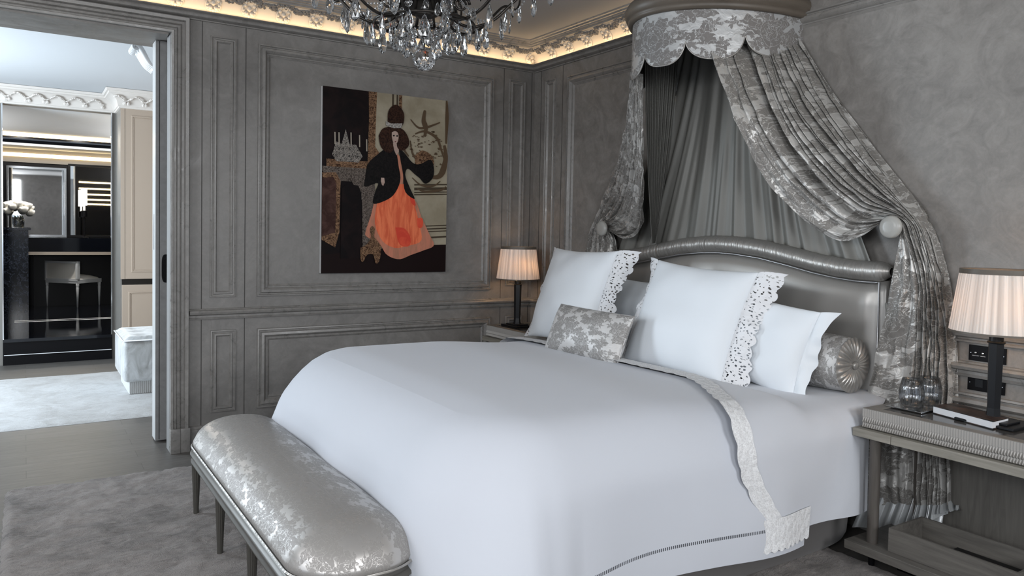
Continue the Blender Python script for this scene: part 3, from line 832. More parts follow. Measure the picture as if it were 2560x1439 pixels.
def bolster(y0, y1, x, z, r, label):
    b = thing('bolster', label, 'bolster', (x, (y0+y1)/2, z-r))
    mb = MB(); n = 40; P = []
    for i in range(49):
        a = 2*PI*i/48
        for j in range(n):
            t = j/(n-1); y = y0+(y1-y0)*t
            rr = r*(1-.08*(abs(2*t-1)**8))+.002*noise.noise(Vector((math.cos(a)*3, y*8, math.sin(a)*3)))
            P.append((x+rr*math.cos(a), y, z+rr*math.sin(a)))
    mb.quadgrid(P, 49, n, uv=lambda i, j: (i/48*2*PI*r+1.3, (y0+(y1-y0)*j/(n-1))))
    mb.build('cover', 'damask_cushion', b, smooth=True)
    for ye, s in ((y0, -1 if y0 < y1 else 1), (y1, 1 if y0 < y1 else -1)):
        mb = MB(); P = []; nr = 10; na = 120
        for i in range(na):
            a = 2*PI*i/na
            for j in range(nr):
                q = j/(nr-1); rr = r*.93*(1-q)+.006
                fold = .0042*math.sin(a*25+2*math.sin(a*3)+q*1.5)*math.sin(PI*min(1, q*1.3))**.7
                P.append((x+rr*math.cos(a), ye+s*(.022*math.sin(min(1, q*1.6)*PI/2)-.016*q+fold), z+rr*math.sin(a)))
        mb.quadgrid(P, na, nr, closeu=True); mb.build('gathered_end', 'satin', b, smooth=True)
        mb = MB(); mb.lathe([(0, .010), (.012, .009), (.018, .004), (.019, -.002), (.014, -.01)] if s > 0 else [(0, -.010), (.012, -.009), (.018, -.004), (.019, .002), (.014, .01)], 20, (x, ye+s*.012, z), 'Y')
        mb.build('button', 'satin', b, smooth=True)
bolster(-2.885, -1.95, -.240, .795, .125, 'silver damask bolster with a gathered buttoned end at the right of the bed')

# ------------------------------------------------------------------ canopy (corona) over the bed
CYN = -1.97; CA, CB = .42, .66
can = thing('bed_canopy', 'half round wall canopy with scalloped silver damask valance above the bed', 'canopy', (0, CYN, 2.2))
def ell(t, a=CA, b=CB): return (-b*math.sin(t), CYN+a*math.cos(t))
mb = MB(); P = []
prof = [(2.452, -.008), (2.446, .004), (2.448, .022), (2.462, .028), (2.470, .026), (2.474, .034), (2.500, .046), (2.520, .044), (2.545, .03), (2.545, -.3)]
for i in range(61):
    t = PI*i/60
    for z, d in prof:
        x, y = ell(t, CA+d, CB+d); P.append((min(x, -.001), y, z))
mb.quadgrid(P, 61, len(prof)); mb.build('crown_cornice', 'crownwood', can, smooth=True)['label'] = 'taupe painted half round crown moulding'
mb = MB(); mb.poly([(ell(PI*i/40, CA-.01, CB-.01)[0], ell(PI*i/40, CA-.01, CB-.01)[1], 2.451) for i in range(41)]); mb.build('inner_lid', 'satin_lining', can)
# scalloped valance
cusps = [(0.0, 2.235), (.10, 2.335), (.567, 2.381), (.567, 2.381)]
CT = [0.02, .567, 1.30, 2.047, 2.583, 3.063, 3.20]      # cusp angles
CT = [-.15, .567, 1.335, 2.047, 2.583, 3.063, 3.6]
CZc = [2.36, 2.378, 2.345, 2.312, 2.347, 2.327, 2.33]; SB = [2.29, 2.200, 2.185, 2.208, 2.238, 2.24]
SB = [2.225, 2.195, 2.190, 2.210, 2.238, 2.24]
CT2 = [-.10, .30, .93, 1.50, 2.047, 2.583, 3.063, 3.5]
CT2 = [.0, .567, 1.04, 1.52, 2.047, 2.583, 3.063, 3.55]
def hem(t):
    T = [-.2, .5, 1.535, 2.047, 2.583, 3.063, 3.55]; Z = [2.33, 2.33, 2.283, 2.311, 2.347, 2.327, 2.33]; B = [2.19, 2.172, 2.186, 2.209, 2.238, 2.24]
    # two narrow scallops at the far left, then the wide ones
    T = [-.2, .43, .98, 1.535, 2.047, 2.583, 3.063, 3.55]; Z = [2.33, 2.33, 2.31, 2.276, 2.311, 2.347, 2.327, 2.33]; B = [2.18, 2.165, 2.160, 2.186, 2.209, 2.238, 2.24]
    for k in range(len(T)-1):
        if T[k] <= t <= T[k+1]:
            f = (t-T[k])/(T[k+1]-T[k]); zc = Z[k]*(1-f)+Z[k+1]*f; s = abs(2*f-1)
            return B[k]+(zc-B[k])*(1-math.sqrt(max(0, 1-s**2.6)))
    return 2.33
ts = [PI*k/420 for k in range(421)]
arc = [0]
for a, b in zip(ts, ts[1:]):
    p, q = ell(a), ell(b); arc.append(arc[-1]+math.hypot(p[0]-q[0], p[1]-q[1]))
mb = MB(); P = []
for t in ts:
    hz = hem(t)
    for j in range(10):
        v = j/9; z = 2.46*(1-v)+hz*v; x, y = ell(t, CA+.002, CB+.002); P.append((x, y, z))
mb.quadgrid(P, len(ts), 10, uv=lambda i, j: (arc[i]+.12, 2.46*(1-j/9)+hem(ts[i])*j/9))
P = []
for t in ts:
    hz = hem(t)
    for j in range(3): v = j/2; x, y = ell(t, CA-.003, CB-.003); P.append((x, y, 2.46*(1-v)+hz*v))
mb.quadgrid(P, len(ts), 3, uv=lambda i, j: (arc[i], j*.1))
mb.build('scalloped_valance', 'damask', can, smooth=True)
mb = MB(); mb.tube([(ell(t)[0], ell(t)[1], hem(t)) for t in ts], .0035, 6, cap=False); mb.build('valance_piping', 'satin', can, smooth=True)
# pleated satin lining on the wall, fanning out below the corona
mb = MB(); P = []; NU = 420; NV = 40
for i in range(NU):
    u = i/(NU-1)
    for j in range(NV):
        v = j/(NV-1); z = 2.452*(1-v)+1.0*v
        half = .40+.60*(v**1.25)
        yy = CYN-.0+half*(1-2*u)
        sw = .02*math.sin(u*23+v*3)*v
        amp = .016+.022*v
        f = math.sin(u*2*PI*12+2.4*math.sin(u*9)+.7*math.sin(v*3+u*30)); f = f*.8+.22*math.sin(u*2*PI*27+v*3)*sstep(.1, .6, v)
        x = -.030-amp*(f*.5+.5)-.02*math.sin(PI*v)*0
        P.append((x, yy+sw*(1 if abs(half) > 0 else 0), z))
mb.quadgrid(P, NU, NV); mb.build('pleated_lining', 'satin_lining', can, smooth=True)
# side lining hanging just inside the valance on the far side
mb = MB(); P = []; NU = 160
for i in range(NU):
    u = i/(NU-1); t = .10+.66*u
    for j in range(24):
        v = j/23; z = 2.44*(1-v)+1.30*v
        x0, y0 = ell(t, CA-.03, CB-.05)
        x1, y1 = -.05-.12*u, -1.42-.10*u
        k = v**1.6; x = x0*(1-k)+x1*k; y = y0*(1-k)+y1*k
        f = math.sin(u*2*PI*9)*.012*(1-.5*v)
        P.append((x+f*.6, y+f, z))
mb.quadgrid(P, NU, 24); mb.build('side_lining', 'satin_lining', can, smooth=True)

# ---- drapes
def drape(name, U0, U1, mid, n_fold, amp, label, n_rows=120, NU=300, um=.5, width=.80, tail=False):
    """U0/U1/mid: control points (px, py, x) of the inner edge, outer edge and middle line, each in wall space"""
    A = catmull([onX(a, b, c) for a, b, c in U0], n_rows)
    B = catmull([onX(a, b, c) for a, b, c in U1], n_rows)
    Cm = catmull([onX(a, b, c) for a, b, c in mid], n_rows)
    P = []
    lens = [0]
    for a, b in zip(Cm, Cm[1:]): lens.append(lens[-1]+(a-b).length)
    for i in range(NU):
        u = i/(NU-1)
        for j in range(n_rows):
            a, b, c = A[j], B[j], Cm[j]
            tf = sstep(.57, .70, j/(n_rows-1)) if tail else 0
            uc = u; u = uc*(1-tf)+tf*(uc*3.0 if uc < .16 else .48+(uc-.16)*.52/.84)
            # quadratic through a(0) c(um) b(1)
            l0 = (u-um)*(u-1)/(um); l1 = u*(u-1)/(um*(um-1)); l2 = u*(u-um)/(1-um)
            p = a*l0+c*l1+b*l2
            wdt = (a-b).length
            L_ = lens[j]; gather = sstep(.55, .16, wdt) if False else 1-sstep(.16, .55, wdt)
            u = uc; pp = n_fold*(u+.035*math.sin(u*9+1.0)+.012*math.sin(L_*3.1+u*12))-(.45 if tail else 0)
            fr = pp-math.floor(pp); idx = math.floor(pp)
            wob = .10*noise.noise(Vector((idx*3.7, L_*1.6, 1)))
            c0_ = .5+wob; dd = fr-c0_
            wd = .145+.045*math.sin(idx*2.3)
            crease = math.exp(-(dd/wd)**2)*(.55+.45*math.sin(idx*1.9+L_*1.1)**2)
            second = .35*math.exp(-(((pp*2.37+.3*math.sin(L_*2)) % 1-.5)/.14)**2)
            lead = sstep(.02, .075, u)
            am = amp*(.35+.65*min(1, wdt/.45))*lead
            if tail: am *= 1-.9*(1-sstep(.10, .17, u))
            edge = (b-a).normalized() if wdt > 1e-4 else Vector((0, 1, 0))
            cr = (.014+.012*gather)*noise.noise(Vector((u*22+L_*2.5, L_*9, 9)))*min(1, wdt*3)+.006*noise.noise(Vector((u*60, L_*26, 2)))*min(1, wdt*3)
            p = p+Vector((1, 0, 0))*(am*(crease+second*.6)+cr)+edge*(am*.22*crease*(1 if dd < 0 else .2))
            if p.x > -.012: p.x = -.012-.004*abs(math.sin(i*.7))
            P.append(p)
    mb = MB()
    mb.quadgrid(P, NU, n_rows, uv=lambda i, j: (i/(NU-1)*width, lens[j]))
    o = mb.build(name, 'damask_drape', smooth=True)
    if tail:
        mh = MB(); Q = []
        for i in range(NU):
            p = P[i*n_rows+n_rows-1]
            for k, (dx, dz) in enumerate(((.004, .02), (-.006, -.03), (-.016, -.075), (-.022, -.115))):
                Q.append(Vector((p.x+dx*1.5, p.y+.02*k*(.5-i/NU), p.z+dz*(1-.8*sstep(.55, .8, i/NU))+.012*math.sin(i*.021+1))))
        mh.quadgrid(Q, NU, 4); mh.build('satin_hem', mat('pale_silver_satin', (.50, .52, .53), .3, .35), o, smooth=True)['label'] = 'plain pale satin hem'
    return tag(o, label, 'drape')
drape('canopy_drape',
      [(1772, 112, -.49), (1838, 300, -.52), (1905, 435, -.38), (2000, 540, -.27), (2085, 598, -.20), (2150, 592, -.165), (2212, 552, -.15), (2240, 562, -.14), (2246, 610, -.13), (2226, 720, -.13), (2196, 860, -.13), (2166, 1012, -.13), (2160, 1150, -.12), (2158, 1262, -.12)],
      [(1992, 95, -.04), (2062, 215, -.05), (2118, 300, -.06), (2178, 385, -.07), (2238, 465, -.08), (2284, 530, -.09), (2306, 558, -.09), (2326, 595, -.09), (2344, 660, -.08), (2358, 730, -.07), (2367, 830, -.07), (2369, 960, -.07), (2369, 1120, -.07), (2369, 1262, -.07)],
      [(1900, 100, -.22), (1960, 250, -.30), (2025, 350, -.27), (2105, 440, -.22), (2170, 495, -.18), (2222, 520, -.16), (2258, 540, -.145), (2280, 566, -.135), (2290, 610, -.13), (2295, 720, -.12), (2290, 860, -.12), (2276, 1012, -.12), (2270, 1150, -.11), (2268, 1262, -.11)],
      7.6, .16, 'silver damask drape swept right over the knob and falling behind the near nightstand', tail=True)
drape('canopy_drape',
      [(1606, 185, -.46), (1606, 300, -.42), (1605, 420, -.36), (1603, 520, -.28), (1594, 580, -.22), (1560, 596, -.17), (1524, 578, -.15), (1532, 600, -.13), (1538, 640, -.12), (1536, 720, -.12)],
      [(1576, 180, -.52), (1568, 270, -.42), (1558, 340, -.32), (1540, 410, -.22), (1520, 460, -.14), (1502, 505, -.08), (1488, 545, -.04), (1472, 590, -.03), (1457, 650, -.03), (1450, 740, -.03)],
      [(1590, 182, -.50), (1585, 290, -.42), (1578, 390, -.34), (1564, 470, -.25), (1548, 520, -.18), (1524, 550, -.12), (1506, 562, -.10), (1500, 596, -.09), (1494, 650, -.08), (1488, 740, -.08)],
      5.0, .045, 'silver damask drape gathered at the left knob on the far side of the bed')
def holdback(y, z, label):
    t = thing('holdback_knob', label, 'curtain holdback', (-.1, y, z), 'round holdback knobs')
    mb = MB(); mb.lathe([(0, -.186), (.020, -.187), (.040, -.184), (.047, -.178), (.050, -.168), (.047, -.160), (0, -.158)], 40, (0, y, z), 'X'); mb.build('disc', 'holdback', t, smooth=True)
    mb = MB(); mb.lathe([(.012, -.16), (.010, -.06), (.018, -.03), (.030, -.012), (.030, -.0)], 16, (0, y, z), 'X'); mb.build('stem', 'black', t, smooth=True)
p = onX(2225, 567, -.175); holdback(p.y, p.z, 'pale round knob holding the drape back at the right of the headboard')
p = onX(1503, 571, -.175); holdback(p.y, p.z, 'round knob at the left of the headboard, half sunk in its drape')

# ------------------------------------------------------------------ nightstands
def nightstand(y0, y1, label, full=True):
    """y0 = edge nearest the bed, y1 = far edge; front at x=-.42"""
    s = -1 if y1 < y0 else 1
    yc = (y0+y1)/2; t = thing('nightstand', label, 'nightstand', (-.22, yc, 0), None)
    T = .662
    mb = MB()
    mb.box((-.422, y0, .644), (-.375, y1, T), .002); mb.box((-.05, y0, .644), (-.02, y1, T), .002)
    mb.box((-.375, y0, .644), (-.05, y0+s*.055, T), .002); mb.box((-.375, y1, .644), (-.05, y1-s*.055, T), .002)
    mb.build('top_frame', 'taupe_dark', t)
    mb = MB(); mb.box((-.375, y0+s*.055, .640), (-.05, y1-s*.055, .6605)); mb.build('top_inset', mat('smoked_glass', (.05, .048, .046), .12), t)
    mb = MB()
    mb.box((-.415, y0+s*.006, .590), (-.03, y1-s*.006, .644)); mb.build('apron_box', 'taupe_dark', t)
    # carved apron: fine reeds above two rows of pointed facets
    mb = MB(); pitch = .0097; n = int(abs(y1-y0)/pitch)
    for k in range(n):
        ya = y0+s*pitch*k; yb = ya+s*pitch; ym = (ya+yb)/2
        for (za, zb, d) in ((.628, .660, .0022),):
            mb.poly([(-.422, ya, za), (-.422-d, ym, za), (-.422-d, ym, zb), (-.422, ya, zb)]); mb.poly([(-.422-d, ym, za), (-.422, yb, za), (-.422, yb, zb), (-.422-d, ym, zb)])
        for (za, zb) in ((.604, .630), (.584, .605)):
            tip = (-.4285, ym, za+.003); top = (-.4195, ym, zb)
            mb.poly([(-.4185, ya, za), tip, top, (-.4185, ya, zb-.004)]); mb.poly([tip, (-.4185, yb, za), (-.4185, yb, zb-.004), top]); mb.poly([(-.4185, ya, za), (-.4185, yb, za), tip])
    mb.build('carved_apron', mat('carved_taupe_lacquer', (.36, .345, .325), .4, .15), t)
    e0 = y0+s*0.015
    n2 = int(.38/pitch); mb = MB()
    ye = y0
    for k in range(n2):
        xa = -.415+pitch*k; xb = xa+pitch; xm = (xa+xb)/2
        mb.poly([(xa, ye, .584), (xm, ye-s*.005, .584), (xm, ye-s*.001, .660), (xa, ye, .660)]); mb.poly([(xm, ye-s*.005, .584), (xb, ye, .584), (xb, ye, .660), (xm, ye-s*.001, .660)])
    mb.build('carved_apron_side', bpy.data.materials['carved_taupe_lacquer'], t)
    mb = MB(); mb.box((-.452, y0-s*.022, .548), (-.02, y0+s*.14, .581), .002); mb.build('ledge', 'oak_pale', t)
    mb = MB(); mb.box((-.452, y0+s*.1415, .548), (-.02, y1, .581), .002); mb.build('drawer_front', 'oak_pale', t)
    mb = MB(); mb.box((-.470, y0-s*.03, .082), (-.02, y1+s*.02, .117), .002); mb.build('lower_shelf', 'oak', t)
    for yy in (y0+s*.048, y1-s*.048):
        for xx in (-.398, -.068):
            mb = MB(); mb.lathe([(.0, .549), (.0215, .549), (.0215, .1165), (0, .1165)], 20, (xx, yy, 0)); mb.build('leg', 'oak_leg', t, angle=40)
            mb = MB(); mb.lathe([(.0, .083), (.013, .083), (.012, 0), (0, 0)], 12, (xx, yy, 0)); mb.build('foot', 'black', t, angle=40)
    mb = MB(); mb.box((-.030, y0+s*.135, .117), (-.012, y1, .549)); mb.build('back_board', 'oak_v', t)
    mb = MB(); mb.box((-.30, y0+s*.1, 0), (-.03, y1, .083)); mb.build('recessed_plinth', 'black', t)
    return t
nightstand(-3.052, -4.02, 'near nightstand with carved grey apron, under the lamp at the right edge')
nightstand(-.84, -.035, 'far nightstand with carved apron, mostly hidden behind the bed')

def lamp(cx, cy_, z0, label, power):
    t = thing('table_lamp', label, 'lamp', (cx, cy_, z0), 'matching table lamps')
    mb = MB(); mb.box((cx-.075, cy_-.105, z0), (cx+.075, cy_+.105, z0+.010), .002); mb.box((cx-.052, cy_-.072, z0+.010), (cx+.052, cy_+.072, z0+.018), .002)
    mb.build('base', 'blackmatte', t)
    mb = MB(); P = []
    secs = [(.030, .018), (.026, .03), (.0235, .06), (.0275, .29), (.0275, .305)]
    for k in range(6):
        a = 2*PI*k/6+PI/6
        for r, z in secs: P.append((cx+r*1.02*math.cos(a), cy_+r*math.sin(a), z0+z))
    mb.quadgrid(P, 6, 5, closeu=True); mb.poly([(cx+.0275*1.02*math.cos(2*PI*k/6+PI/6), cy_+.0275*math.sin(2*PI*k/6+PI/6), z0+.305) for k in range(6)])
    mb.build('stem', 'blackmatte', t)
    mb = MB(); mb.lathe([(.0, .304), (.029, .304), (.031, .308), (.029, .312), (.024, .313), (.024, .333), (.020, .336), (.008, .338), (.008, .36), (0, .36)], 24, (cx, cy_, z0), ripple=lambda a, z: .05*math.sin(a*12) if .3131 <= z <= .3335 else 0)
    mb.build('collar', 'blackmatte', t, angle=40)
    # pleated shade
    mb = MB(); P = []; NA = 480; zs = [.347, .40, .46, .52, .576]
    for i in range(NA):
        a = 2*PI*i/NA; pl = math.sin(a*84)*.0011+math.sin(a*31+1.2)*.0006
        for z in zs:
            f = (z-.347)/.229; r = .158*(1-f)+.128*f+pl
            P.append((cx+r*math.cos(a), cy_+r*math.sin(a)*1.0, z0+z))
    mb.quadgrid(P, NA, 5, closeu=True, uv=lambda i, j: (i/NA, zs[j])); sh = mb.build('lamp_shade', 'shade', t, smooth=True)
    mb = MB(); mb.lathe([(.1275, .566), (.1312, .566), (.1308, .584), (.1270, .584)], 64, (cx, cy_, z0))
    mb.quadgrid([(cx+r*math.cos(2*PI*k/64), cy_+r*math.sin(2*PI*k/64), z0+z) for k in range(64) for r, z in ((.1275, .572), (.1270, .583))], 64, 2, closeu=True)
    mb.build('shade_trim_top', 'crownwood', sh, angle=40)
    mb = MB(); mb.lathe([(.1575, .344), (.1605, .344), (.1600, .351), (.1570, .351)], 64, (cx, cy_, z0)); mb.build('shade_trim_bottom', 'crownwood', sh, angle=40)
    mb = MB()
    for k in range(3):
        a = 2*PI*k/3; mb.tube([(cx, cy_, z0+.545), (cx+.127*math.cos(a), cy_+.127*math.sin(a), z0+.575)], .0015, 5)
    mb.tube([(cx, cy_, z0+.35), (cx, cy_, z0+.55)], .003, 6); mb.build('shade_carrier', 'blackmatte', t)
    for dx in (-.07, .07):
        mb = MB(); mb.lathe([(0, .40), (.006, .405), (.014, .43), (.016, .45), (.010, .475), (0, .492)], 14, (cx, cy_+dx, z0)); mb.build('bulb', mat('lit_bulb', (1, .8, .5), .5, emit=(1, .58, .27), es=power), t, smooth=True)
    return t
lamp(-.215, -3.452, .662, 'pleated table lamp with black stem on the near nightstand, at the right edge', 24)
lamp(-.255, -.205, .662, 'pleated table lamp with black stem on the far nightstand, in the room corner', 34)

def tumbler(cx, cy_, z, label):
    mb = MB(); prof = [(0, 0), (.026, 0), (.036, .010), (.045, .032), (.048, .055), (.044, .085), (.037, .118), (.0355, .118), (.0425, .085), (.0462, .055), (.043, .034), (.034, .014), (.0, .008)]
    mb.lathe(prof, 120, (cx, cy_, z), ripple=lambda a, zz: .010*math.cos(a*24) if zz > .012 else 0)
    tag(mb.build('glass_tumbler', 'glass', smooth=True), label, 'glass', 'ribbed glass tumblers on the nightstand')
mb = MB(); mb.box((-.315, -3.235, .6626), (-.125, -3.085, .668), .001); tag(mb.build('coaster_tray', 'chrome', None), 'square silver tray under the two ribbed tumblers', 'tray')
tumbler(-.262, -3.163, .6685, 'ribbed glass tumbler at the front of the silver tray')
tumbler(-.158, -3.178, .6685, 'ribbed glass tumbler behind the other one, nearer the wall')

def book(pts, z0, z1, label, cover, name='book'):
    """pts: front-left, front-right, back-right, back-left (world xy)"""
    t = thing(name, label, 'book', (sum(p[0] for p in pts)/4, sum(p[1] for p in pts)/4, z0))
    c = Vector((sum(p[0] for p in pts)/4, sum(p[1] for p in pts)/4))
    def slab(mb, s, za, zb):
        q = [(c.x+(p[0]-c.x)*s, c.y+(p[1]-c.y)*s) for p in pts]
        lo = [(x, y, za) for x, y in q]; hi = [(x, y, zb) for x, y in q]
        mb.poly(hi); mb.poly(list(reversed(lo)))
        for k in range(4): mb.poly([lo[k], lo[(k+1) % 4], hi[(k+1) % 4], hi[k]])
    mb = MB(); slab(mb, 1, z0, z0+.003); slab(mb, 1, z1-.003, z1); mb.build('cover', cover, t)
    mb = MB(); slab(mb, .975, z0+.003, z1-.003); mb.build('pages', 'paper', t)
    return t, c
bp = [(-.255, -3.245), (-.318, -3.500), (-.196, -3.500), (-.125, -3.262)]
def striped():
    m = mat('brown_striped_cover', (.03, .02, .018), .35); N = NT(m); v = N.coord('Object', (60, 2, 1))
    N.base(N.ramp(N.noise(v, 1.0, 2), [(.45, (.012, .010, .010)), (.55, (.075, .045, .035))])); return m
book(bp, .662, .692, 'dark book with white page edges lying in front of the near lamp', striped())
mb = MB(); mb.box((-.36, -3.52, .0), (-.37, -3.53, .001)) if False else None
lf = MB(); lf.poly([(-.030, -3.15, .6635), (-.085, -3.33, .6635), (-.11, -3.26, .6635), (-.12, -3.19, .6635)]) if False else None
mb = MB(); mb.box((-.100, -3.335, .6625), (-.032, -3.175, .667)); tag(mb.build('notepad', 'greycard'), 'grey notepad lying against the wall behind the book', 'notepad')

# wall plates
def plate(z0, z1, label, buttons):
    y0, y1 = -3.252, -3.395
    t = thing('wall_plate', label, 'wall plate', (-.004, (y0+y1)/2, z0))
    mb = MB(); mb.box((0, y0, z0), (-.006, y1, z1), .001); mb.build('plate', 'black', t)
    for yy in (y0-.009, y1+.009):
        mb = MB(); mb.lathe([(0, -.0075), (.002, -.0072), (.0024, -.006), (0, -.0058)], 10, (0, yy, (z0+z1)/2), 'X'); mb.build('screw', 'chrome', t)
    if buttons:
        for k in range(2):
            mb = MB(); mb.lathe([(0, -.012), (.0045, -.011), (.0055, -.006), (0, -.0058)], 14, (0, y0-.028-.028*k, (z0+z1)/2+.002), 'X'); mb.build('button', 'chrome', t, smooth=True)
            cu = bpy.data.curves.new('button_text', 'FONT'); cu.body = ('NIGHT LIGHT', 'READING')[k]; cu.size = .0045; cu.align_x = 'CENTER'; cu.extrude = .0001
            tmp = bpy.data.objects.new('tmp', cu); me = bpy.data.meshes.new_from_object(tmp); bpy.data.objects.remove(tmp)
            me.transform(Matrix.Translation((-.0065, y0-.028-.028*k, (z0+z1)/2-.012)) @ Matrix(((0, 0, -1, 0), (-1, 0, 0, 0), (0, 1, 0, 0), (0, 0, 0, 1))))
            me.materials.clear(); me.materials.append(M['paper']); o = bpy.data.objects.new('button_text', me); COL.objects.link(o)
            o.parent = t; o.matrix_parent_inverse = Matrix.Translation(-t.location)
    else:
        for k in range(2):
            mb = MB(); mb.box((-.0058, y0-.030-.055*k, z0+.016), (-.0068, y0-.060-.055*k, z1-.016), .0004); mb.build('socket', 'blackmatte', t)
plate(.858, .922, 'upper black switch plate with two chrome buttons behind the near lamp', True)
plate(.735, .799, 'lower black socket plate above the near nightstand top', False)

# open oak tray box on the lower shelf
t = thing('storage_box', 'open oak box standing on the lower shelf of the near nightstand', 'box', (-.3, -3.4, .118))
x0, x1, ya, yb, z0, z1 = -.428, -.190, -3.185, -3.655, .118, .212
mb = MB(); w_ = .009
mb.box((x0, ya, z0), (x0+w_, yb, z1)); mb.box((x1-w_, ya, z0), (x1, yb, z1)); mb.box((x0+w_, ya, z0), (x1-w_, ya-w_, z1)); mb.box((x0+w_, yb, z0), (x1-w_, yb+w_, z1)); mb.box((x0+w_, ya-w_, z0), (x1-w_, yb+w_, z0+.006))
mb.build('box_body', 'oak', t)
mb = MB(); mb.box((x0+.03, ya-.03, z0+.006), (x1-.05, ya-.15, z0+.012)); tag(mb.build('folder', 'oak_v'), 'brown flat card lying in the oak box at its bed end', 'card')
mb = MB(); mb.box((x0+.02, ya-.16, z0+.006), (x1-.03, yb+.03, z0+.030), .002); tag(mb.build('magazine', 'black'), 'black magazine lying inside the oak box', 'magazine')

# ------------------------------------------------------------------ bench
bench = thing('bench', 'long round ended bench in silver floral satin at the foot of the bed', 'bench', (-2.45, -1.93, 0))
BX, BYc, HX, HYb = -2.452, -1.915, .205, .895
def stad(inset, n=160):
    """rounded rectangle outline, corner radius close to half width"""
    hx, hy = HX-inset, HYb-inset; r = min(.175, hx*.86); r = max(r-inset*.0, .001); r = min(r, hx)
    pts = []
    L = [(hx-r, hy-r, 0), (-(hx-r), hy-r, PI/2), (-(hx-r), -(hy-r), PI), (hx-r, -(hy-r), 3*PI/2)]
    for k, (cx, cy_, a0) in enumerate(L):
        for q in range(14):
            a = a0+PI/2*q/13; pts.append((BX+cx+r*math.cos(a), BYc+cy_+r*math.sin(a)))
        nx = L[(k+1) % 4]; e = (nx[0]+r*math.cos(nx[2]), nx[1]+r*math.sin(nx[2])); s = (cx+r*math.cos(a0+PI/2), cy_+r*math.sin(a0+PI/2))
        m = 20 if k % 2 else 4
        for q in range(1, m): f = q/m; pts.append((BX+s[0]*(1-f)+e[0]*f, BYc+s[1]*(1-f)+e[1]*f))
    return pts
mb = MB(); rings = []; K = 22
for k in range(K):
    t_ = k/(K-1); ins = .004+(HX-.012)*(1-math.cos(t_*PI/2))
    z = .338+.128*math.sin(t_*PI/2)**.85-(0 if t_ > .15 else 0)
    if t_ < .12: ins -= .006*math.sin(t_/.12*PI)
    rings.append([(x, y, z) for x, y in stad(max(ins, 0))])
n = len(rings[0])
P = [rings[k][i % n] for i in range(n+1) for k in range(K)]
def buv(i, j):
    x, y, z = rings[j][i % n]; ex, ey, _z = rings[0][i % n]
    dx, dy = ex-BX, ey-max(BYc-.70, min(BYc+.70, ey)); l_ = math.hypot(dx, dy) or 1
    return (y+dy/l_*(.466-z)*.8, x+dx/l_*(.466-z)*.8)
mb.quadgrid(P, n+1, K, uv=buv); mb.poly(rings[-1]); mb.build('seat_cushion', 'damask_bench', bench, smooth=True)
def ringmesh(secs, name, m, closed=True):
    rr = [[(x, y, z) for x, y in stad(ins)] for ins, z in secs]; n = len(rr[0])
    mb = MB(); mb.quadgrid([rr[k][i] for i in range(n) for k in range(len(secs))], n, len(secs), closeu=True, closev=closed); return mb.build(name, m, bench, smooth=True, angle=50)
ringmesh([(-.004, .333), (-.0075, .338), (-.004, .343), (.002, .338)], 'piping', 'satin')
ringmesh([(.004, .336), (.004, .322), (.0, .318), (-.008, .312), (-.010, .304), (-.004, .300), (-.002, .278), (-.007, .272), (-.007, .266), (.02, .264), (.05, .30)], 'rail', 'benchwood')
for y in (-1.15, -1.665, -2.18, -2.70):
    for x in (-2.636, -2.268):
        mb = MB(); pr = [(.0, .268), (.021, .268), (.021, .262), (.017, .256), (.019, .248), (.0215, .243), (.0215, .236)]+[(.0200-.0075*k/6, .232-.20*k/6) for k in range(7)]+[(.012, .028), (.0125, .0), (0, 0)]
        mb.lathe(pr, 48, (x, y, .018 if True else 0), ripple=lambda a, z: (-.11*max(0, math.cos(a*12)) if .04 < z < .2325 else 0))
        mb.build('leg', 'benchwood', bench, angle=60)

# ------------------------------------------------------------------ print on the wall
pt = thing('wall_print', 'large unframed colour photograph of a woman in an orange ball gown on the panelled wall', 'picture', (-1.222, 0, 1.06))
X0, X1, Z0, Z1 = -1.678, -.766, 1.059, 2.272
mb = MB(); mb.box((X0, -.001, Z0), (X1, -.0345, Z1)); mb.build('edge', mat('white_panel_edge', (.6, .6, .6), .5), pt)
def grainy(name, a, b, scale=8, dist=1.0, rough=.35, stretch=(1, 1, 1)):
    m = mat(name, a, .5, spec=.12); N = NT(m); N.base(N.ramp(N.noise(N.coord('Object', stretch), scale, 5, .6, dist), [(.4, a), (.6, b)])); return m
PZ = [0.0350]
def pic(name, pts, m, smooth=None, step=.00035):
    """pts in picture fractions (u right, v down)"""
    if smooth:
        cl = [Vector((u, v, 0)) for u, v in pts]; cl = cl+[cl[0]]; q = catmull(cl, len(pts)*smooth); pts = [(a.x, a.y) for a in q[:-1]]
    PZ[0] += step; mb = MB(); h = PZ[0]
    mb.poly([(X0+(X1-X0)*u, -h, Z1-(Z1-Z0)*v) for u, v in pts])
    o = mb.build(name, m, pt)
    bm = bmesh.new(); bm.from_mesh(o.data); bmesh.ops.triangulate(bm, faces=bm.faces); bm.to_mesh(o.data); bm.free()
    return o
dk = (.004, .0025, .003)
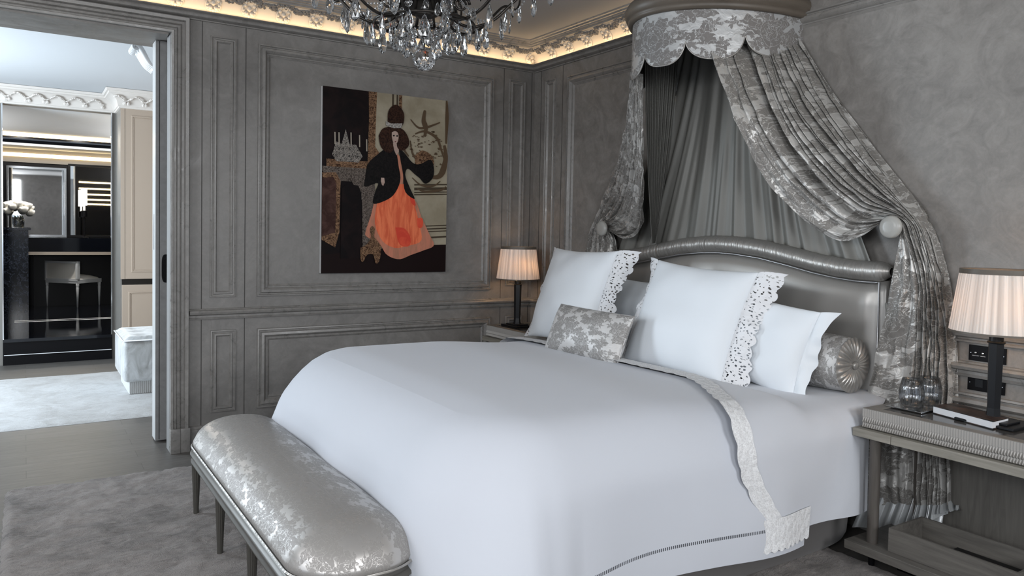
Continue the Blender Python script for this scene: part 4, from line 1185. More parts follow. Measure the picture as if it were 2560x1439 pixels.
G = {'room': grainy('print_dark_room', dk, (.010, .005, .005)), 'wallp': grainy('print_cream_wall', (.26, .225, .16), (.36, .32, .24), 3, .3),
     'gold': grainy('print_gold_carving', (.035, .015, .008), (.24, .14, .08), 42, 2.5), 'gold2': grainy('print_gold_scroll', (.12, .07, .035), (.22, .15, .09), 60, 1),
     'marb': grainy('print_marble_mantel', (.03, .022, .018), (.17, .14, .12), 50, 3), 'blk': grainy('print_black_lace', (.003, .003, .003), (.010, .008, .008), 40, 2),
     'hair': grainy('print_auburn_hair', (.010, .004, .003), (.045, .020, .012), 40, 3), 'skin': grainy('print_pale_skin', (.34, .24, .20), (.42, .31, .26), 20),
     'or1': grainy('print_orange_tulle', (.62, .11, .05), (.80, .20, .09), 7, .6, stretch=(5, 1, .8)), 'or2': grainy('print_pink_tulle', (.38, .17, .11), (.52, .20, .13), 7, .6, stretch=(5, 1, .8)),
     'red': grainy('print_red_bow', (.60, .06, .035), (.72, .10, .05), 9), 'cry': grainy('print_crystal', (.01, .008, .008), (.30, .27, .24), 90, 2), 'line': mat('print_dark_line', (.06, .045, .03), .5, spec=.12),
     'cand': mat('print_candle', (.30, .26, .21), .4), 'flo': mat('print_floor', (.010, .005, .005), .5, spec=.1), 'lip': mat('print_lips', (.12, .02, .02), .4), 'tiara': grainy('print_tiara', (.10, .09, .08), (.5, .47, .44), 120, 2)}
pic('print_ground', [(0, 0), (1, 0), (1, 1), (0, 1)], G['room'])
pic('print_cream_panel', [(.40, .0), (1, 0), (1, .865), (.40, .865)], G['wallp'])
pic('print_floor', [(.0, .90), (.78, .845), (1, .84), (1, 1), (0, 1)], G['flo'])
pic('print_mirror_frame', [(.345, 0), (.41, 0), (.405, .12), (.40, .30), (.44, .34), (.45, .42), (.34, .44), (.345, .3), (.35, .15)], G['gold'])
for u in (.53, .565): pic('print_moulding', [(u, 0), (u+.014, 0), (u+.014, .4), (u, .4)], G['line'])
pic('print_moulding', [(.585, 0), (.61, 0), (.61, .1), (.585, .13)], G['gold'])
for v, h in ((.495, .008), (.515, .016), (.540, .006), (.553, .006), (.735, .006), (.752, .007), (.768, .006), (.80, .010)):
    pic('print_wall_moulding', [(.72, v), (1, v-.012), (1, v+h-.012), (.72, v+h)], G['line'])
# rococo ornament
def scroll(name, pts, w_, m):
    cl = catmull([Vector((u, v, 0)) for u, v in pts], 30); L = []; Rr = []
    for i, p in enumerate(cl):
        t = (cl[min(i+1, 29)]-cl[max(i-1, 0)]).normalized(); nn = Vector((-t.y, t.x, 0)); ww = w_*(1-.6*abs(2*i/29-1))
        L.append((p.x+nn.x*ww, p.y+nn.y*ww*.75)); Rr.append((p.x-nn.x*ww, p.y-nn.y*ww*.75))
    pic(name, L+Rr[::-1], m, step=.00008)
G['gd'] = mat('print_ornament', (.075, .045, .022), .4)
for pts, w_ in (([(.80, .07), (.79, .13), (.81, .17), (.80, .22)], .022), ([(.68, .13), (.74, .17), (.80, .17), (.87, .15), (.93, .13)], .010), ([(.72, .21), (.80, .19), (.90, .22), (.94, .28), (.97, .34)], .012),
                ([(.68, .25), (.70, .32), (.75, .36), (.80, .38)], .010), ([(.97, .26), (.985, .33), (.96, .41), (.92, .445), (.86, .45)], .026), ([(.70, .46), (.78, .50), (.88, .50), (.94, .47)], .008),
                ([(.66, .26), (.63, .30), (.67, .34)], .010), ([(.985, .0), (.99, .1), (.985, .25)], .016), ([(.74, .52), (.82, .535), (.95, .52), (.99, .50)], .010)):
    scroll('print_ornament_scroll', pts, w_, G['gd'])
random.seed(11)
mbp = MB(); PZ[0] += .0002
for k in range(90):
    a = random.uniform(0, 2*PI); rr = random.uniform(.05, .15); u = .82+rr*1.1*math.cos(a); v = .31+rr*.9*math.sin(a)
    if not (.64 < u < .98): continue
    s = random.uniform(.006, .014); b = random.uniform(0, PI)
    mbp.poly([(X0+(X1-X0)*(u+s*math.cos(b+q)), -PZ[0], Z1-(Z1-Z0)*(v+s*.7*math.sin(b+q)*.5)) for q in [0, 1.2, 2.4, 3.6, 4.8]])
mbp.build('print_foliage', G['gd'], pt)
pic('print_cartouche', [(.72, .335), (.78, .30), (.86, .325), (.88, .38), (.80, .42), (.73, .40)], G['gold'], smooth=4)
# mantel, fireplace, screen
pic('print_mantel_shelf', [(.03, .385), (.34, .385), (.33, .43), (.03, .43)], G['gold'])
pic('print_mantel', [(.0, .425), (.40, .425), (.40, .86), (.31, .90), (.30, .60), (.22, .50), (.14, .50), (.13, .55), (0, .45)], G['marb'])
pic('print_fireplace', [(.145, .54), (.18, .515), (.27, .52), (.295, .56), (.30, .92), (.14, .92)], G['room'])
pic('print_screen', [(.0, .46), (.10, .455), (.135, .50), (.13, .78), (.10, .86), (.0, .82)], G['gold'])
pic('print_screen_panel', [(.0, .49), (.08, .48), (.105, .52), (.10, .78), (.0, .80)], grainy('print_tapestry', (.035, .015, .012), (.07, .035, .028), 14))
pic('print_candelabra', [(.07, .36), (.10, .29), (.14, .30), (.17, .22), (.20, .30), (.25, .30), (.30, .36), (.27, .395), (.10, .395)], G['cry'])
for u, v in ((.085, .24), (.115, .24), (.205, .235), (.27, .245), (.325, .265)): pic('print_candle', [(u, v), (u+.009, v), (u+.011, v+.065), (u+.002, v+.065)], G['cand'], step=.00008)
# woman
pic('print_skirt_outer', [(.40, .585), (.50, .55), (.60, .54), (.72, .58), (.78, .68), (.85, .78), (.89, .845), (.80, .875), (.70, .90), (.60, .925), (.50, .90), (.44, .84), (.34, .80), (.33, .77), (.37, .68)], G['or2'], smooth=4)
pic('print_skirt', [(.42, .60), (.50, .56), (.57, .50), (.63, .50), (.70, .58), (.74, .66), (.77, .74), (.78, .82), (.66, .85), (.56, .86), (.46, .82), (.40, .72)], G['or1'], smooth=4)
for q in ([(.565, .745), (.64, .75), (.69, .80), (.68, .85), (.60, .84)], [(.745, .69), (.79, .69), (.79, .74), (.75, .74)], [(.68, .56), (.71, .57), (.73, .62), (.69, .60)]): pic('print_bow', q, G['red'], smooth=3)
pic('print_bodice', [(.565, .32), (.61, .36), (.63, .42), (.62, .50), (.585, .50), (.58, .42)], G['or2'])
pic('print_jacket', [(.47, .31), (.545, .29), (.565, .32), (.585, .40), (.60, .48), (.55, .56), (.47, .60), (.385, .615), (.40, .55), (.42, .50), (.32, .525), (.32, .48), (.34, .40), (.42, .34)], G['blk'], smooth=4)
pic('print_jacket_side', [(.58, .29), (.64, .33), (.70, .375), (.76, .38), (.85, .35), (.88, .40), (.87, .455), (.81, .49), (.76, .46), (.72, .44), (.66, .41), (.64, .45), (.68, .52), (.72, .58), (.64, .54), (.62, .44), (.60, .37)], G['blk'], smooth=4)
pic('print_hand', [(.445, .47), (.47, .47), (.475, .495), (.463, .515), (.452, .51), (.443, .49)], G['skin'])
pic('print_neck', [(.535, .27), (.58, .27), (.585, .32), (.565, .34), (.545, .31)], G['skin'])
pic('print_hair', [(.42, .24), (.45, .20), (.50, .185), (.56, .18), (.62, .195), (.66, .235), (.665, .28), (.62, .31), (.575, .30), (.56, .26), (.53, .26), (.54, .31), (.50, .33), (.44, .30)], G['hair'], smooth=4)
pic('print_hair_top', [(.49, .15), (.495, .10), (.53, .065), (.57, .06), (.61, .085), (.625, .12), (.61, .17), (.55, .19), (.50, .18)], G['hair'], smooth=4)
pic('print_tiara', [(.475, .155), (.52, .165), (.61, .158), (.60, .185), (.54, .19), (.48, .18)], G['tiara'])
pic('print_face', [(.525, .215), (.55, .205), (.575, .215), (.58, .24), (.572, .265), (.553, .28), (.535, .265), (.526, .24)], G['skin'], smooth=4)
for u in (.533, .560): pic('print_eye', [(u, .229), (u+.016, .227), (u+.015, .235), (u+.002, .236)], G['blk'], step=.0001)
pic('print_lips', [(.547, .262), (.562, .261), (.556, .268)], G['lip'], step=.0001)
pic('print_andiron', [(.29, .86), (.34, .84), (.37, .80), (.36, .76), (.38, .74), (.40, .76), (.395, .80), (.43, .83), (.45, .86), (.44, .93), (.41, .95), (.39, .90), (.34, .90), (.31, .94), (.29, .92)], G['gold'], smooth=3)

# ------------------------------------------------------------------ chandelier
CH = Vector((-1.912, -2.0, 0))
ch = thing('chandelier', 'dark bronze chandelier hung with clear cut crystals above the bed', 'chandelier', (CH.x, CH.y, 2.05))
def rot(r, a, z): return Vector((CH.x+r*math.cos(a), CH.y+r*math.sin(a), z))
# centre stem and scrolled body
mb = MB(); mb.lathe([(0, 2.215), (.02, 2.22), (.05, 2.235), (.085, 2.262), (.115, 2.30), (.125, 2.335), (.11, 2.36), (.05, 2.38), (.03, 2.42), (.045, 2.47), (.03, 2.52), (.012, 2.56), (.012, 2.72), (.06, 2.75), (.06, 2.767), (0, 2.767)], 24, (CH.x, CH.y, 0), ripple=lambda a, z: .07*math.cos(a*10) if z < 2.37 else 0)
mb.build('stem', 'bronze', ch, smooth=True)
for k in range(8):
    a = 2*PI*k/8+.3; mb = MB()
    pts = []
    for q in range(26):
        s = q/25; th = 3.6*PI*s; rr = .034*(1-s*.8)
        pts.append(rot(.150-.0*s+rr*math.cos(th), a+.0, 2.285+rr*math.sin(th)))
    mb.tube(pts, lambda t: .0065*(1-.5*t), 7); mb.build('scroll', 'bronze', ch, smooth=True)
NARM = 10
for k in range(NARM):
    a = 2*PI*k/NARM+.15; mb = MB()
    ctrl = [(.10, 2.30), (.12, 2.225), (.19, 2.195), (.28, 2.225), (.36, 2.30), (.43, 2.36), (.50, 2.36), (.52, 2.41), (.48, 2.43)]
    mb.tube(catmull([rot(r, a, z) for r, z in ctrl], 44), lambda t: .0072*(1-.35*t), 7)
    o = mb.build('arm', 'bronze', ch, smooth=True)
    mb = MB(); mb.lathe([(0, 0), (.012, .004), (.03, .012), (.036, .022), (.032, .022), (.01, .012), (0, .012)], 16, tuple(rot(.49, a, 2.43))); mb.build('drip_pan', 'bronze', o, smooth=True)
    mb = MB(); mb.lathe([(0, .012), (.010, .012), (.010, .085), (0, .088)], 12, tuple(rot(.49, a, 2.43))); mb.build('candle_tube', 'paper', o, smooth=True)
# hoop
mb = MB(); mb.tube([rot(.205, 2*PI*k/48, 2.195) for k in range(49)], .006, 7, cap=False); mb.build('hoop', 'bronze', ch, smooth=True)
mb = MB(); mb.tube([rot(.115, 2*PI*k/40, 2.212) for k in range(41)], .006, 7, cap=False); mb.build('hoop', 'bronze', ch, smooth=True)
def drop_mesh(L, W, n=8):
    """almond drop with rows of facets, top at the origin, flattened"""
    me_ = MB(); prof = [(0.0, 0), (.28, -.10), (.62, -.28), (.90, -.50), (1.0, -.66), (.80, -.86), (0, -1.0)]
    P = []
    for i in range(n):
        for j, (r, z) in enumerate(prof):
            a = 2*PI*(i+(.5 if j % 2 else 0))/n
            P.append((W/2*r*math.cos(a), W/2*r*math.sin(a)*.45, z*L))
    m = len(prof)
    for i in range(n):
        for j in range(m-1):
            a_, b_ = P[i*m+j], P[i*m+j+1]; c_, d_ = P[((i+1) % n)*m+j], P[((i+1) % n)*m+j+1]
            if j % 2: me_.f.append(tuple(range(len(me_.v), len(me_.v)+3))); me_.v += [a_, b_, d_]; me_.f.append(tuple(range(len(me_.v), len(me_.v)+3))); me_.v += [a_, d_, c_]
            else: me_.f.append(tuple(range(len(me_.v), len(me_.v)+3))); me_.v += [a_, b_, c_]; me_.f.append(tuple(range(len(me_.v), len(me_.v)+3))); me_.v += [b_, d_, c_]
    me_.f = [f for f in me_.f if len({tuple(round(c, 6) for c in me_.v[q]) for q in f}) == 3]
    return me_
def rosette_piece(r):
    me_ = MB(); n = 10; P = []
    for i in range(n*4):
        a = 2*PI*i/(n*4)
        for j, (q, y) in enumerate(((.25, -.25), (.6, -.35), (.92, -.18), (1, 0), (.9, .15), (.25, .15))):
            rr = r*q*(1-(.13 if j in (1, 2, 3, 4) else 0)*(.5-.5*math.cos(a*n)))
            P.append((rr*math.cos(a), y*r, rr*math.sin(a)))
    me_.quadgrid(P, n*4, 6, closeu=True, closev=True)
    bm = bmesh.new(); bmesh.ops.create_icosphere(bm, subdivisions=1, radius=r*.26); me_.bm(bm); return me_
protos = {}
def crystal(kind, loc, yaw, tilt=0.0, scale=1.0, name='crystal_drop'):
    if kind not in protos:
        if kind == 'L': b = drop_mesh(.105, .052)
        elif kind == 'M': b = drop_mesh(.080, .040)
        elif kind == 'S': b = drop_mesh(.055, .026, 6)
        elif kind == 'N': b = drop_mesh(.085, .024, 6)
        elif kind == 'R': b = rosette_piece(.0165)
        o = b.build(name, 'crystal'); me = o.data; bpy.data.objects.remove(o); protos[kind] = me
    o = bpy.data.objects.new(name, protos[kind]); COL.objects.link(o)
    o.parent = ch; o.location = Vector(loc)-ch.location; o.rotation_euler = (tilt, 0, yaw); o.scale = (scale,)*3
    return o
random.seed(21)
nd = [0]
def ring(kind, n, r, z, ph=0.0, ros=True, jz=.006, sc_=1.0):
    for k in range(n):
        a = 2*PI*k/n+ph+random.uniform(-.04, .04); zz = z+random.uniform(-jz, jz)
        crystal(kind, rot(r, a, zz), a+PI/2+random.uniform(-.5, .5), random.uniform(-.08, .08), sc_); nd[0] += 1
        if ros: crystal('R', rot(r+.004, a, zz+.014), a+PI/2, 0, 1.0, 'crystal_rosette')
ring('S', 6, .050, 2.185, .2, ros=False)
ring('M', 8, .098, 2.160, .5)
ring('L', 9, .140, 2.200, .1)
ring('L', 10, .215, 2.205, .2)
ring('S', 10, .255, 2.225, .05, ros=False)
ring('L', 10, .315, 2.250, .15, ros=False)
ring('N', 10, .375, 2.285, .40, ros=False)
ring('L', 10, .445, 2.345, .15, ros=False)
ring('L', 10, .520, 2.395, .20, ros=False, sc_=.9)
for kind, n, r, z, ph in (('S', 10, .19, 2.26, .5), ):
    ring(kind, n, r, z, ph, ros=False)
# faceted ball and its link
bm = bmesh.new(); bmesh.ops.create_icosphere(bm, subdivisions=3, radius=.047); bmesh.ops.transform(bm, matrix=Matrix.Translation((CH.x, CH.y, 2.055)), verts=bm.verts)
mb = MB(); mb.bm(bm); mb.build('crystal_ball', 'crystal', ch)
mb = MB(); mb.tube([rot(0, 0, 2.104), rot(0, 0, 2.22)], .0035, 6); mb.build('ball_rod', 'bronze', ch)
# bead strings draped between arms (too many small beads to count one by one)
mb = MB()
for k in range(NARM):
    a0 = 2*PI*k/NARM+.15; a1 = 2*PI*(k+1)/NARM+.15
    for (r0, z0_, r1, z1_, sag) in ((.43, 2.355, .43, 2.355, .05), (.28, 2.225, .125, 2.33, .03)):
        for q in range(1, 15):
            f = q/15; p = rot(r0, a0, z0_).lerp(rot(r1, a1, z1_), f); p.z -= sag*math.sin(PI*f)
            bm = bmesh.new(); bmesh.ops.create_icosphere(bm, subdivisions=1, radius=.0052); bmesh.ops.transform(bm, matrix=Matrix.Translation(p), verts=bm.verts); mb.bm(bm)
o = mb.build('bead_strings', 'crystal', ch); o['kind'] = 'stuff'

# ------------------------------------------------------------------ adjoining room beyond the doorway
OC = 2.632
mb = MB(); mb.box((-6, .2, OC), (-1.2, 3.75, OC+.1)); struct(mb.build('ceiling_2', 'ceiling_out'))
mb = MB(); mb.box((-1.5, .2, 0), (-1.3, 3.75, OC)); struct(mb.build('wall_4', 'taupe'))
def facade(name, x0, x1, y, z1, w0, w1, m):
    mb = MB(); mb.box((x0, y, 0), (w0, y+.12, z1)); mb.box((w1, y, 0), (x1, y+.12, z1)); mb.box((w0, y, 2.462), (w1, y+.12, z1)); return struct(mb.build(name, m))
facade('wall_5', -6, -1.2, 3.735, OC, -3.478, -2.562, M['taupe_dark'])
window_wall('wall_6', 'X', -5.2, .2, 3.75, OC, [(1.15, 2.65, .2, 2.45)], M['whiteplaster'], .2)
window('window_4', 'X', -5.2, 1.15, 2.65, .2, 2.45)
# ornate cornice of that room
OCR = [(2.462, 0), (2.466, .014), (2.478, .016), (2.482, .024), (2.53, .036), (2.565, .060), (2.585, .094), (2.590, .106), (2.604, .110), (2.608, .124), (2.620, .130), (2.629, .134)]
mb = MB()
P = [(x, 3.735-d, z) for x in (-5.2, -2.53) for z, d in OCR]; mb.quadgrid(P, 2, len(OCR))
struct(mb.build('trim_14', 'whiteplaster', angle=35))
def swag(mb, x0, x1, y0, n, dirx=True, xx=0):
    random.seed(5)
    for k in range(n):
        f = k/(n-1); u = x0+(x1-x0)*f
        ph = (u/.16) % 1.0; zc = 2.545+.018*math.cos(ph*2*PI); 
        d = .055+(zc-2.53)*1.1
        rr = random.uniform(.007, .013)
        c = (u, y0-d, zc) if dirx else (xx-d, u, zc)
        bm = bmesh.new(); bmesh.ops.create_icosphere(bm, subdivisions=1, radius=rr); bmesh.ops.transform(bm, matrix=Matrix.Translation(c) @ Matrix.Rotation(random.random()*3, 4, 'Z') @ Matrix.Diagonal((1.3, .8, .8, 1)), verts=bm.verts); mb.bm(bm)
        if abs(ph-.5) < .12:
            bm = bmesh.new(); bmesh.ops.create_icosphere(bm, subdivisions=1, radius=.016); c2 = (c[0]+random.uniform(-.012, .012), c[1]+.012, c[2]-.025) if dirx else (c[0]+.012, c[1], c[2]-.025)
            bmesh.ops.transform(bm, matrix=Matrix.Translation(c2) @ Matrix.Diagonal((1, .7, 1.2, 1)), verts=bm.verts); mb.bm(bm)
mb = MB(); swag(mb, -3.9, -2.64, 3.735, 150); struct(mb.build('trim_15', 'whiteplaster'))
# tall cupboard beside the bathroom opening
cab = thing('wardrobe', 'tall beige panelled cupboard with plaster crown beside the bathroom opening', 'wardrobe', (-2.0, 3.52, 0))
CF = 3.31
mb = MB(); mb.box((-2.525, CF+.02, 0), (-1.52, 3.734, 2.475)); mb.build('body', 'taupe_dark', cab)
def cdoor(x0, x1, z0, z1, nm):
    d = MB(); d.box((x0, CF, z0), (x1, CF+.02, z1), .0015); o = d.build(nm, 'taupe', cab)
    f = MB(); pr = [(0, 0), (.0, -.003), (.012, -.004), (.016, .0045), (.019, .0045), (.024, -.001)]
    i = .055; P = []
    for (su, sz) in ((0, 0), (1, 0), (1, 1), (0, 1)):
        for tt, h in [(0, .0), (.002, .006), (.012, .006), (.016, .001), (.022, .0035), (.026, -.001)]:
            P.append(((x0+i+tt) if su == 0 else (x1-i-tt), CF-h, (z0+i*1.2+tt) if sz == 0 else (z1-i*1.2-tt)))
    f.quadgrid(P, 4, 6, closeu=True); f.build('door_moulding', 'taupe', o, angle=30)
cdoor(-2.487, -2.0, .828, 2.468, 'door'); cdoor(-1.997, -1.53, .828, 2.468, 'door')
cdoor(-2.513, -2.0, .02, .771, 'door'); cdoor(-1.997, -1.53, .02, .771, 'door')
mb = MB(); mb.box((-2.523, CF-.002, .828), (-2.490, CF+.02, 2.468)); mb.build('stile', 'taupe', cab)
mb = MB(); mb.box((-2.513, CF+.01, .774), (-1.53, CF+.022, .825)); mb.build('dark_gap', 'bronze', cab)
mb = MB()
pth = [((-2.525, 3.734), (-1, 0)), ((-2.525, CF), (-1, -1)), ((-1.52, CF), (0, -1))]
P = [(c[0]+n[0]*d, c[1]+n[1]*d, z) for c, n in pth for z, d in OCR]; mb.quadgrid(P, 3, len(OCR)); mb.build('crown', 'whiteplaster', cab, angle=35)
mb = MB(); swag(mb, -2.585, -1.9, CF, 80); mb.build('crown_leafwork', 'whiteplaster', cab)
# plaster scroll high by the doorway
mb = MB()
for q in range(5):
    yy = .86+q*.045; pts = []
    for k in range(30):
        f = k/29
        pts.append((-2.675+.13*f, yy, 2.560-.15*f**1.35+.014*math.sin(f*7)))
    mb.tube(pts, lambda t: .010+.008*math.sin(PI*min(1, .15+t)), 8)
    th = []
    for k in range(26):
        a = 3.3*PI*k/25; rr = .028*(1-k/30); th.append((-2.665+rr*math.cos(a), yy, 2.548+rr*math.sin(a)))
    mb.tube(th, lambda t: .009*(1-.4*t), 6)
random.seed(9)
for q in range(26):
    bm = bmesh.new(); bmesh.ops.create_icosphere(bm, subdivisions=1, radius=random.uniform(.008, .016)); f = random.random()
    bmesh.ops.transform(bm, matrix=Matrix.Translation((-2.665+.12*f, .85+random.random()*.18, 2.545-.14*f**1.35)), verts=bm.verts); mb.bm(bm)
mb.box((-2.52, .84, 2.28), (-2.3, 1.06, 2.63))
tag(mb.build('plaster_bracket', mat('bright_plaster', (.75, .76, .77), .6), smooth=True, angle=60), 'white plaster scroll bracket under the ceiling at the top of the doorway', 'bracket')

# tufted ottoman
ot = thing('ottoman', 'buttoned silver velvet ottoman on a reeded base, on the pale rug', 'ottoman', (-2.25, 2.1, .015))
ox0, ox1, oy0, oy1 = -2.655, -1.95, 1.72, 2.42
mb = MB(); P = []
mb.box((ox0, oy0, .115), (ox1, oy1, .445), .03); mb.build('seat_block', 'velvet', ot, smooth=True, angle=50)
mb = MB(); nx = ny = 41; P = []
for i in range(nx):
    for j in range(ny):
        u, v = i/(nx-1), j/(ny-1); e = min(u, 1-u, v, 1-v)
        z = .445+.030*sstep(0, .08, e)-.02*sum(math.exp(-((u-a)**2+(v-b)**2)/.004) for a in (.2, .5, .8) for b in (.2, .5, .8))
        P.append((ox0-.005+(ox1-ox0+.01)*u, oy0-.005+(oy1-oy0+.01)*v, z))
mb.quadgrid(P, nx, ny); mb.build('tufted_top', 'velvet', ot, smooth=True)
mb = MB()
for k in range(44):
    x = ox0+.05+(ox1-ox0-.1)*k/43; mb.lathe([(.0075, .016), (.0075, .115)], 8, (x, oy0+.05, 0))
    y = oy0+.05+(oy1-oy0-.1)*k/43; mb.lathe([(.0075, .016), (.0075, .115)], 8, (ox0+.05, y, 0))
mb.box((ox0+.05, oy0+.05, .016), (ox1-.05, oy1-.05, .114)); mb.build('reeded_base', 'dooredge', ot)
mb = MB(); mb.tube([(ox0-.004, oy0-.004, .445), (ox1, oy0-.004, .445)], .005, 6); mb.tube([(ox0-.004, oy0-.004, .445), (ox0-.004, oy1, .445)], .005, 6); mb.build('piping', 'paper', ot, smooth=True)

# ------------------------------------------------------------------ black bathroom
BZ = .25; BB = 7.15
mb = MB(); mb.box((-3.478, 3.715, 0), (-2.562, 3.9, BZ-.03)); struct(mb.build('trim_16', 'black'))
mb = MB(); mb.box((-4.4, 3.70, BZ-.03), (-1.6, BB+.1, BZ)) if False else None
mb = MB(); mb.box((-3.476, 3.695, BZ-.03), (-2.564, 3.86, BZ)); mb.box((-4.4, 3.856, BZ-.03), (-1.6, BB+.1, BZ)); struct(mb.build('floor_2', 'blackgloss'))
mb = MB(); mb.box((-3.47, 3.70, .095), (-2.57, 3.712, .100)); mb.box((-3.4, 5.13, BZ), (-2.2, 5.17, BZ+.001)); mb.box((-3.4, 5.26, BZ), (-2.2, 5.29, BZ+.001)); struct(mb.build('trim_17', 'paper'))
mb = MB(); mb.box((-4.5, 3.86, 0), (-4.4, BB+.1, 2.6)); struct(mb.build('wall_7', 'black'))
mb = MB(); mb.box((-1.6, 3.86, 0), (-1.5, BB+.1, 2.6)); struct(mb.build('wall_8', 'black'))
mb = MB(); mb.box((-4.5, BB, 0), (-1.5, BB+.1, 2.6)); struct(mb.build('wall_9', 'black'))
mb = MB(); mb.box((-4.4, 3.86, 2.472), (-1.6, 6.45, 2.5)); mb.box((-4.4, 6.62, 2.33), (-1.6, BB, 2.36)); struct(mb.build('ceiling_3', 'ceiling_out'))
mb = MB(); mb.box((-4.4, 6.45, 2.40), (-1.6, 6.62, 2.56)); struct(mb.build('trim_18', 'black'))
mb = MB(); mb.box((-4.4, 6.435, 2.425), (-1.6, 6.45, 2.470)); tag(mb.build('led_line', 'led_soft'), 'bright warm light line under the bathroom ceiling, upper one', 'light strip')
mb = MB(); mb.box((-4.4, BB-.06, 2.225), (-1.6, BB-.03, 2.27)); tag(mb.build('led_line', 'led_soft'), 'bright warm light line above the bathroom mirrors, lower one', 'light strip')
mb = MB(); mb.box((-4.4, BB-.03, 2.15), (-1.6, BB, 2.36)); struct(mb.build('trim_19', 'taupe_dark'))
for x0, x1 in ((-3.480, -3.470), (-2.572, -2.562)):
    mb = MB(); mb.box((x0, 3.715, BZ), (x1, 3.735, 2.46)); struct(mb.build('trim_20' if x0 < -3 else 'trim_21', 'chrome'))
area('bathroom_ceiling_fill', (-4.30, 5.2, 2.15), (0, -PI*.80, 0), .15, 2.2, 30, (1, .97, .93))  # pair of added area lights without fixtures, brightening the bathroom ceiling
area('bathroom_ceiling_fill', (-1.70, 5.2, 2.15), (0, PI*.80, 0), .15, 2.2, 30, (1, .97, .93))
area('bathroom_vanity_fill', (-3.35, 6.1, 2.465), (0, 0, 0), .12, .12, 16, (1, .95, .88))  # pair of added fill lights with no fitting, brightening chair and flowers
area('bathroom_vanity_fill', (-2.70, 6.1, 2.465), (0, 0, 0), .12, .12, 16, (1, .95, .88))
# mirrors on the back wall
def mirror(x0, x1, z0, z1, label, fm):
    t = thing('wall_mirror', label, 'mirror', ((x0+x1)/2, BB-.02, z0))
    mb = MB(); f = .028; y0, y1 = BB-.035, BB
    mb.box((x0, y0, z0), (x0+f, y1, z1)); mb.box((x1-f, y0, z0), (x1, y1, z1)); mb.box((x0+f, y0, z0), (x1-f, y1, z0+f)); mb.box((x0+f, y0, z1-f), (x1-f, y1, z1)); mb.build('frame', fm, t)
    mb = MB(); mb.box((x0+f, BB-.018, z0+f), (x1-f, BB-.008, z1-f)); mb.build('pane', 'mirror', t); return t
mirror(-3.50, -2.82, 1.17, 2.10, 'tall mirror behind the flowers reflecting a pale room', 'chrome')
m2 = mirror(-2.80, -1.9, 1.17, 2.165, 'mirror with rows of reflected warm light lines behind the bathroom lamp', 'black')
# counter with dark front, pale edge
ct = thing('vanity_counter', 'black vanity counter with a pale bronze edge along the bathroom back wall', 'counter', (-2.6, 6.9, BZ))
mb = MB(); mb.box((-4.39, 6.62, .985), (-1.61, BB-.001, 1.165)); mb.build('counter_top', 'blackgloss', ct)
mb = MB(); mb.box((-3.28, 6.605, .945), (-1.61, 6.62, .985)); mb.build('edge_strip', mat('pale_bronze', (.42, .36, .30), .35, .4), ct)
mb = MB(); mb.box((-3.2, 6.98, BZ), (-1.61, BB-.002, .94)); mb.build('kneehole_back', 'black', ct)
# marble pedestal with flowers
mb = MB(); mb.box((-3.85, 6.30, BZ), (-3.262, 6.60, 1.262)); mb.box((-3.88, 6.27, 1.262), (-3.235, 6.62, 1.29)); tag(mb.build('marble_pedestal', 'marble'), 'black veined marble block carrying the flower vase', 'pedestal')
va = thing('flower_vase', 'short glass vase of white roses on the black marble block', 'flowers', (-3.36, 6.44, 1.29))
vc = (-3.365, 6.44, 1.291)
mb = MB(); mb.lathe([(0, 0), (.062, 0), (.066, .13), (.062, .13), (.058, .008), (0, .008)], 24, vc); mb.build('vase', 'glass', va, smooth=True)
mb = MB()
for k in range(9): a = 2*PI*k/9; mb.tube([(vc[0]+.03*math.cos(a), vc[1]+.03*math.sin(a), 1.30), (vc[0]-.05*math.cos(a), vc[1]-.05*math.sin(a), 1.44)], .004, 5)
mb.build('stems', mat('flower_stem', (.05, .10, .04), .6), va)
wm = mat('white_petals', (.78, .76, .70), .7)
random.seed(4)
for k in range(14):
    if k == 0: c = Vector((vc[0], vc[1], 1.60))
    else:
        ph = 2.4*k; el = .25+1.1*(k/14); c = Vector((vc[0]+.13*math.cos(ph)*math.sin(el+.5), vc[1]+.13*math.sin(ph)*math.sin(el+.5), 1.44+.16*math.cos(el)))
    mb = MB(); P = []
    for q, rr in enumerate((.052, .042, .030, .018)):
        for s in range(5):
            a = 2*PI*s/5+q*.6; bm = bmesh.new(); bmesh.ops.create_icosphere(bm, subdivisions=2, radius=1)
            cc = c+Vector((math.cos(a), math.sin(a), 0))*rr*.55+Vector((0, 0, .012*q-.01))
            bmesh.ops.transform(bm, matrix=Matrix.Translation(cc) @ Matrix.Rotation(a, 4, 'Z') @ Matrix.Rotation(.5, 4, 'Y') @ Matrix.Diagonal((rr*.35, rr*.7, rr*.75, 1)), verts=bm.verts); mb.bm(bm)
    mb.build('rose', wm, va, smooth=True)
# lit tube lamp in front of the mirror
sl = thing('vanity_lamp', 'slim black lamp with a glowing white tube shade on the bathroom counter', 'lamp', (-2.63, 6.80, 1.165))
mb = MB(); mb.lathe([(0, 1.165), (.05, 1.165), (.05, 1.175), (.010, 1.18), (.010, 1.44), (.035, 1.45), (.035, 1.53), (.0, 1.535)], 20, (-2.628, 6.80, 0)); mb.build('stem', 'black', sl, smooth=True, angle=40)
mb = MB(); mb.lathe([(0, 1.60), (.036, 1.60), (.036, 1.83), (0, 1.83)], 24, (-2.628, 6.80, 0)); mb.lathe([(0, 1.53), (.012, 1.53), (.012, 1.60), (0, 1.6)], 12, (-2.628, 6.80, 0)); mb.build('tube_shade', mat('glowing_opal', (1, 1, 1), .5, emit=(1, .92, .78), es=2.6), sl, smooth=True, angle=40)
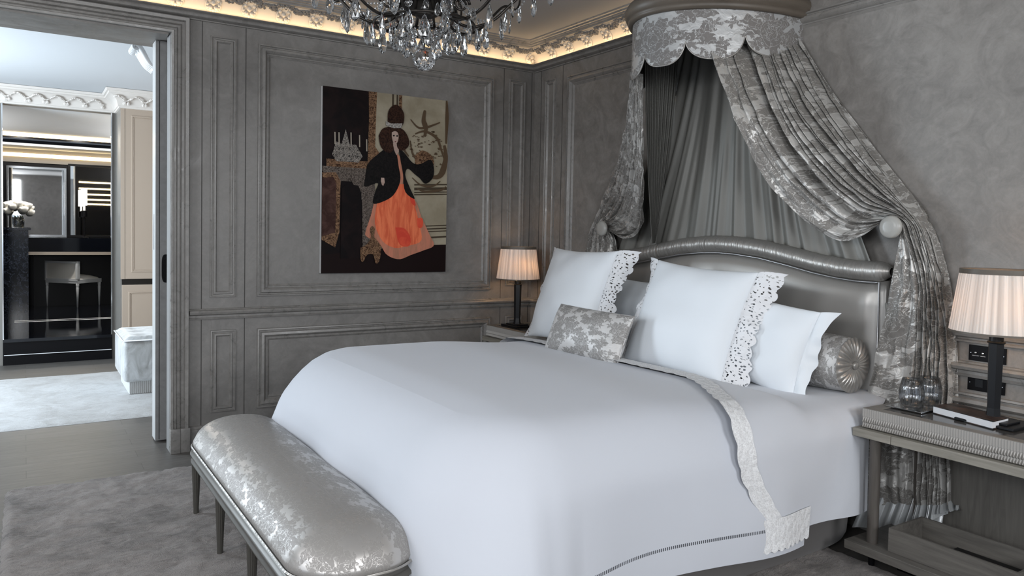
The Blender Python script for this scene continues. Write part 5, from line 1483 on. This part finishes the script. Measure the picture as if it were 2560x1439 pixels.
# glowing bars added on the inner front wall, standing in for the right mirror's repeated reflections
mb = MB()
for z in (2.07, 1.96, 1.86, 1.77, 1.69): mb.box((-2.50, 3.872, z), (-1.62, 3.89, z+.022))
tag(mb.build('added_mirror_lines', 'led_soft'), 'added stack of warm glowing lines standing in for repeated reflections in the right bathroom mirror', 'light strip')
mb = MB(); mb.box((-2.552, 3.857, BZ), (-1.6, 3.868, 2.46)); mb.box((-4.4, 3.857, BZ), (-3.49, 3.868, 2.46)); struct(mb.build('wall_10', 'black'))

# vanity chair
vch = thing('vanity_chair', 'low backed pale grey chair at the black vanity', 'chair', (-2.75, 6.9, BZ))
fw = Vector((.70, .714, 0)); rt = Vector((.714, -.70, 0)); base = Vector((-2.715, 6.66, BZ))     # nearest back leg
def cp(a, b, z): q = base-rt*a+fw*b; return (q.x, q.y, BZ+z)     # a: along the back, b: towards the front
def cbox(mb, a0, a1, b0, b1, z0, z1):
    o = len(mb.v); mb.v += [cp(a0, b0, z0), cp(a1, b0, z0), cp(a1, b1, z0), cp(a0, b1, z0), cp(a0, b0, z1), cp(a1, b0, z1), cp(a1, b1, z1), cp(a0, b1, z1)]
    for q in ((0, 3, 2, 1), (4, 5, 6, 7), (0, 1, 5, 4), (1, 2, 6, 5), (2, 3, 7, 6), (3, 0, 4, 7)): mb.f.append(tuple(o+k for k in q))
cw = mat('pale_grey_chair_paint', (.60, .62, .64), .45); cf = mat('pale_grey_chair_cloth', (.66, .64, .60), .7)
mb = MB(); cbox(mb, -.02, .49, -.02, .41, .315, .365); mb.build('seat_frame', cw, vch)
mb = MB(); n = 14; P = [cp(-.015+.5*i/(n-1), .02+.385*j/(n-1), .365+.06*max(0, math.sin(PI*i/(n-1))*math.sin(PI*j/(n-1)))**.4) for i in range(n) for j in range(n)]; mb.quadgrid(P, n, n); mb.build('seat', cf, vch, smooth=True)
mb = MB(); cbox(mb, -.02, .49, -.025, .02, .345, .375); cbox(mb, -.02, .49, -.025, .02, .58, .605); cbox(mb, -.02, .01, -.025, .02, .36, .6); cbox(mb, .46, .49, -.025, .02, .36, .6); mb.build('back_frame', cw, vch)
mb = MB(); cbox(mb, .01, .46, -.012, .012, .375, .58); mb.build('back_pad', cf, vch)
for a, b in ((0, 0), (.47, 0), (0, .39), (.47, .39)):
    mb = MB(); q = cp(a, b, 0); mb.lathe([(0, .32), (.020, .32), (.020, .28), (.016, .27), (.019, .26), (.010, .0), (0, 0)], 14, q); mb.build('leg', cw, vch, smooth=True)
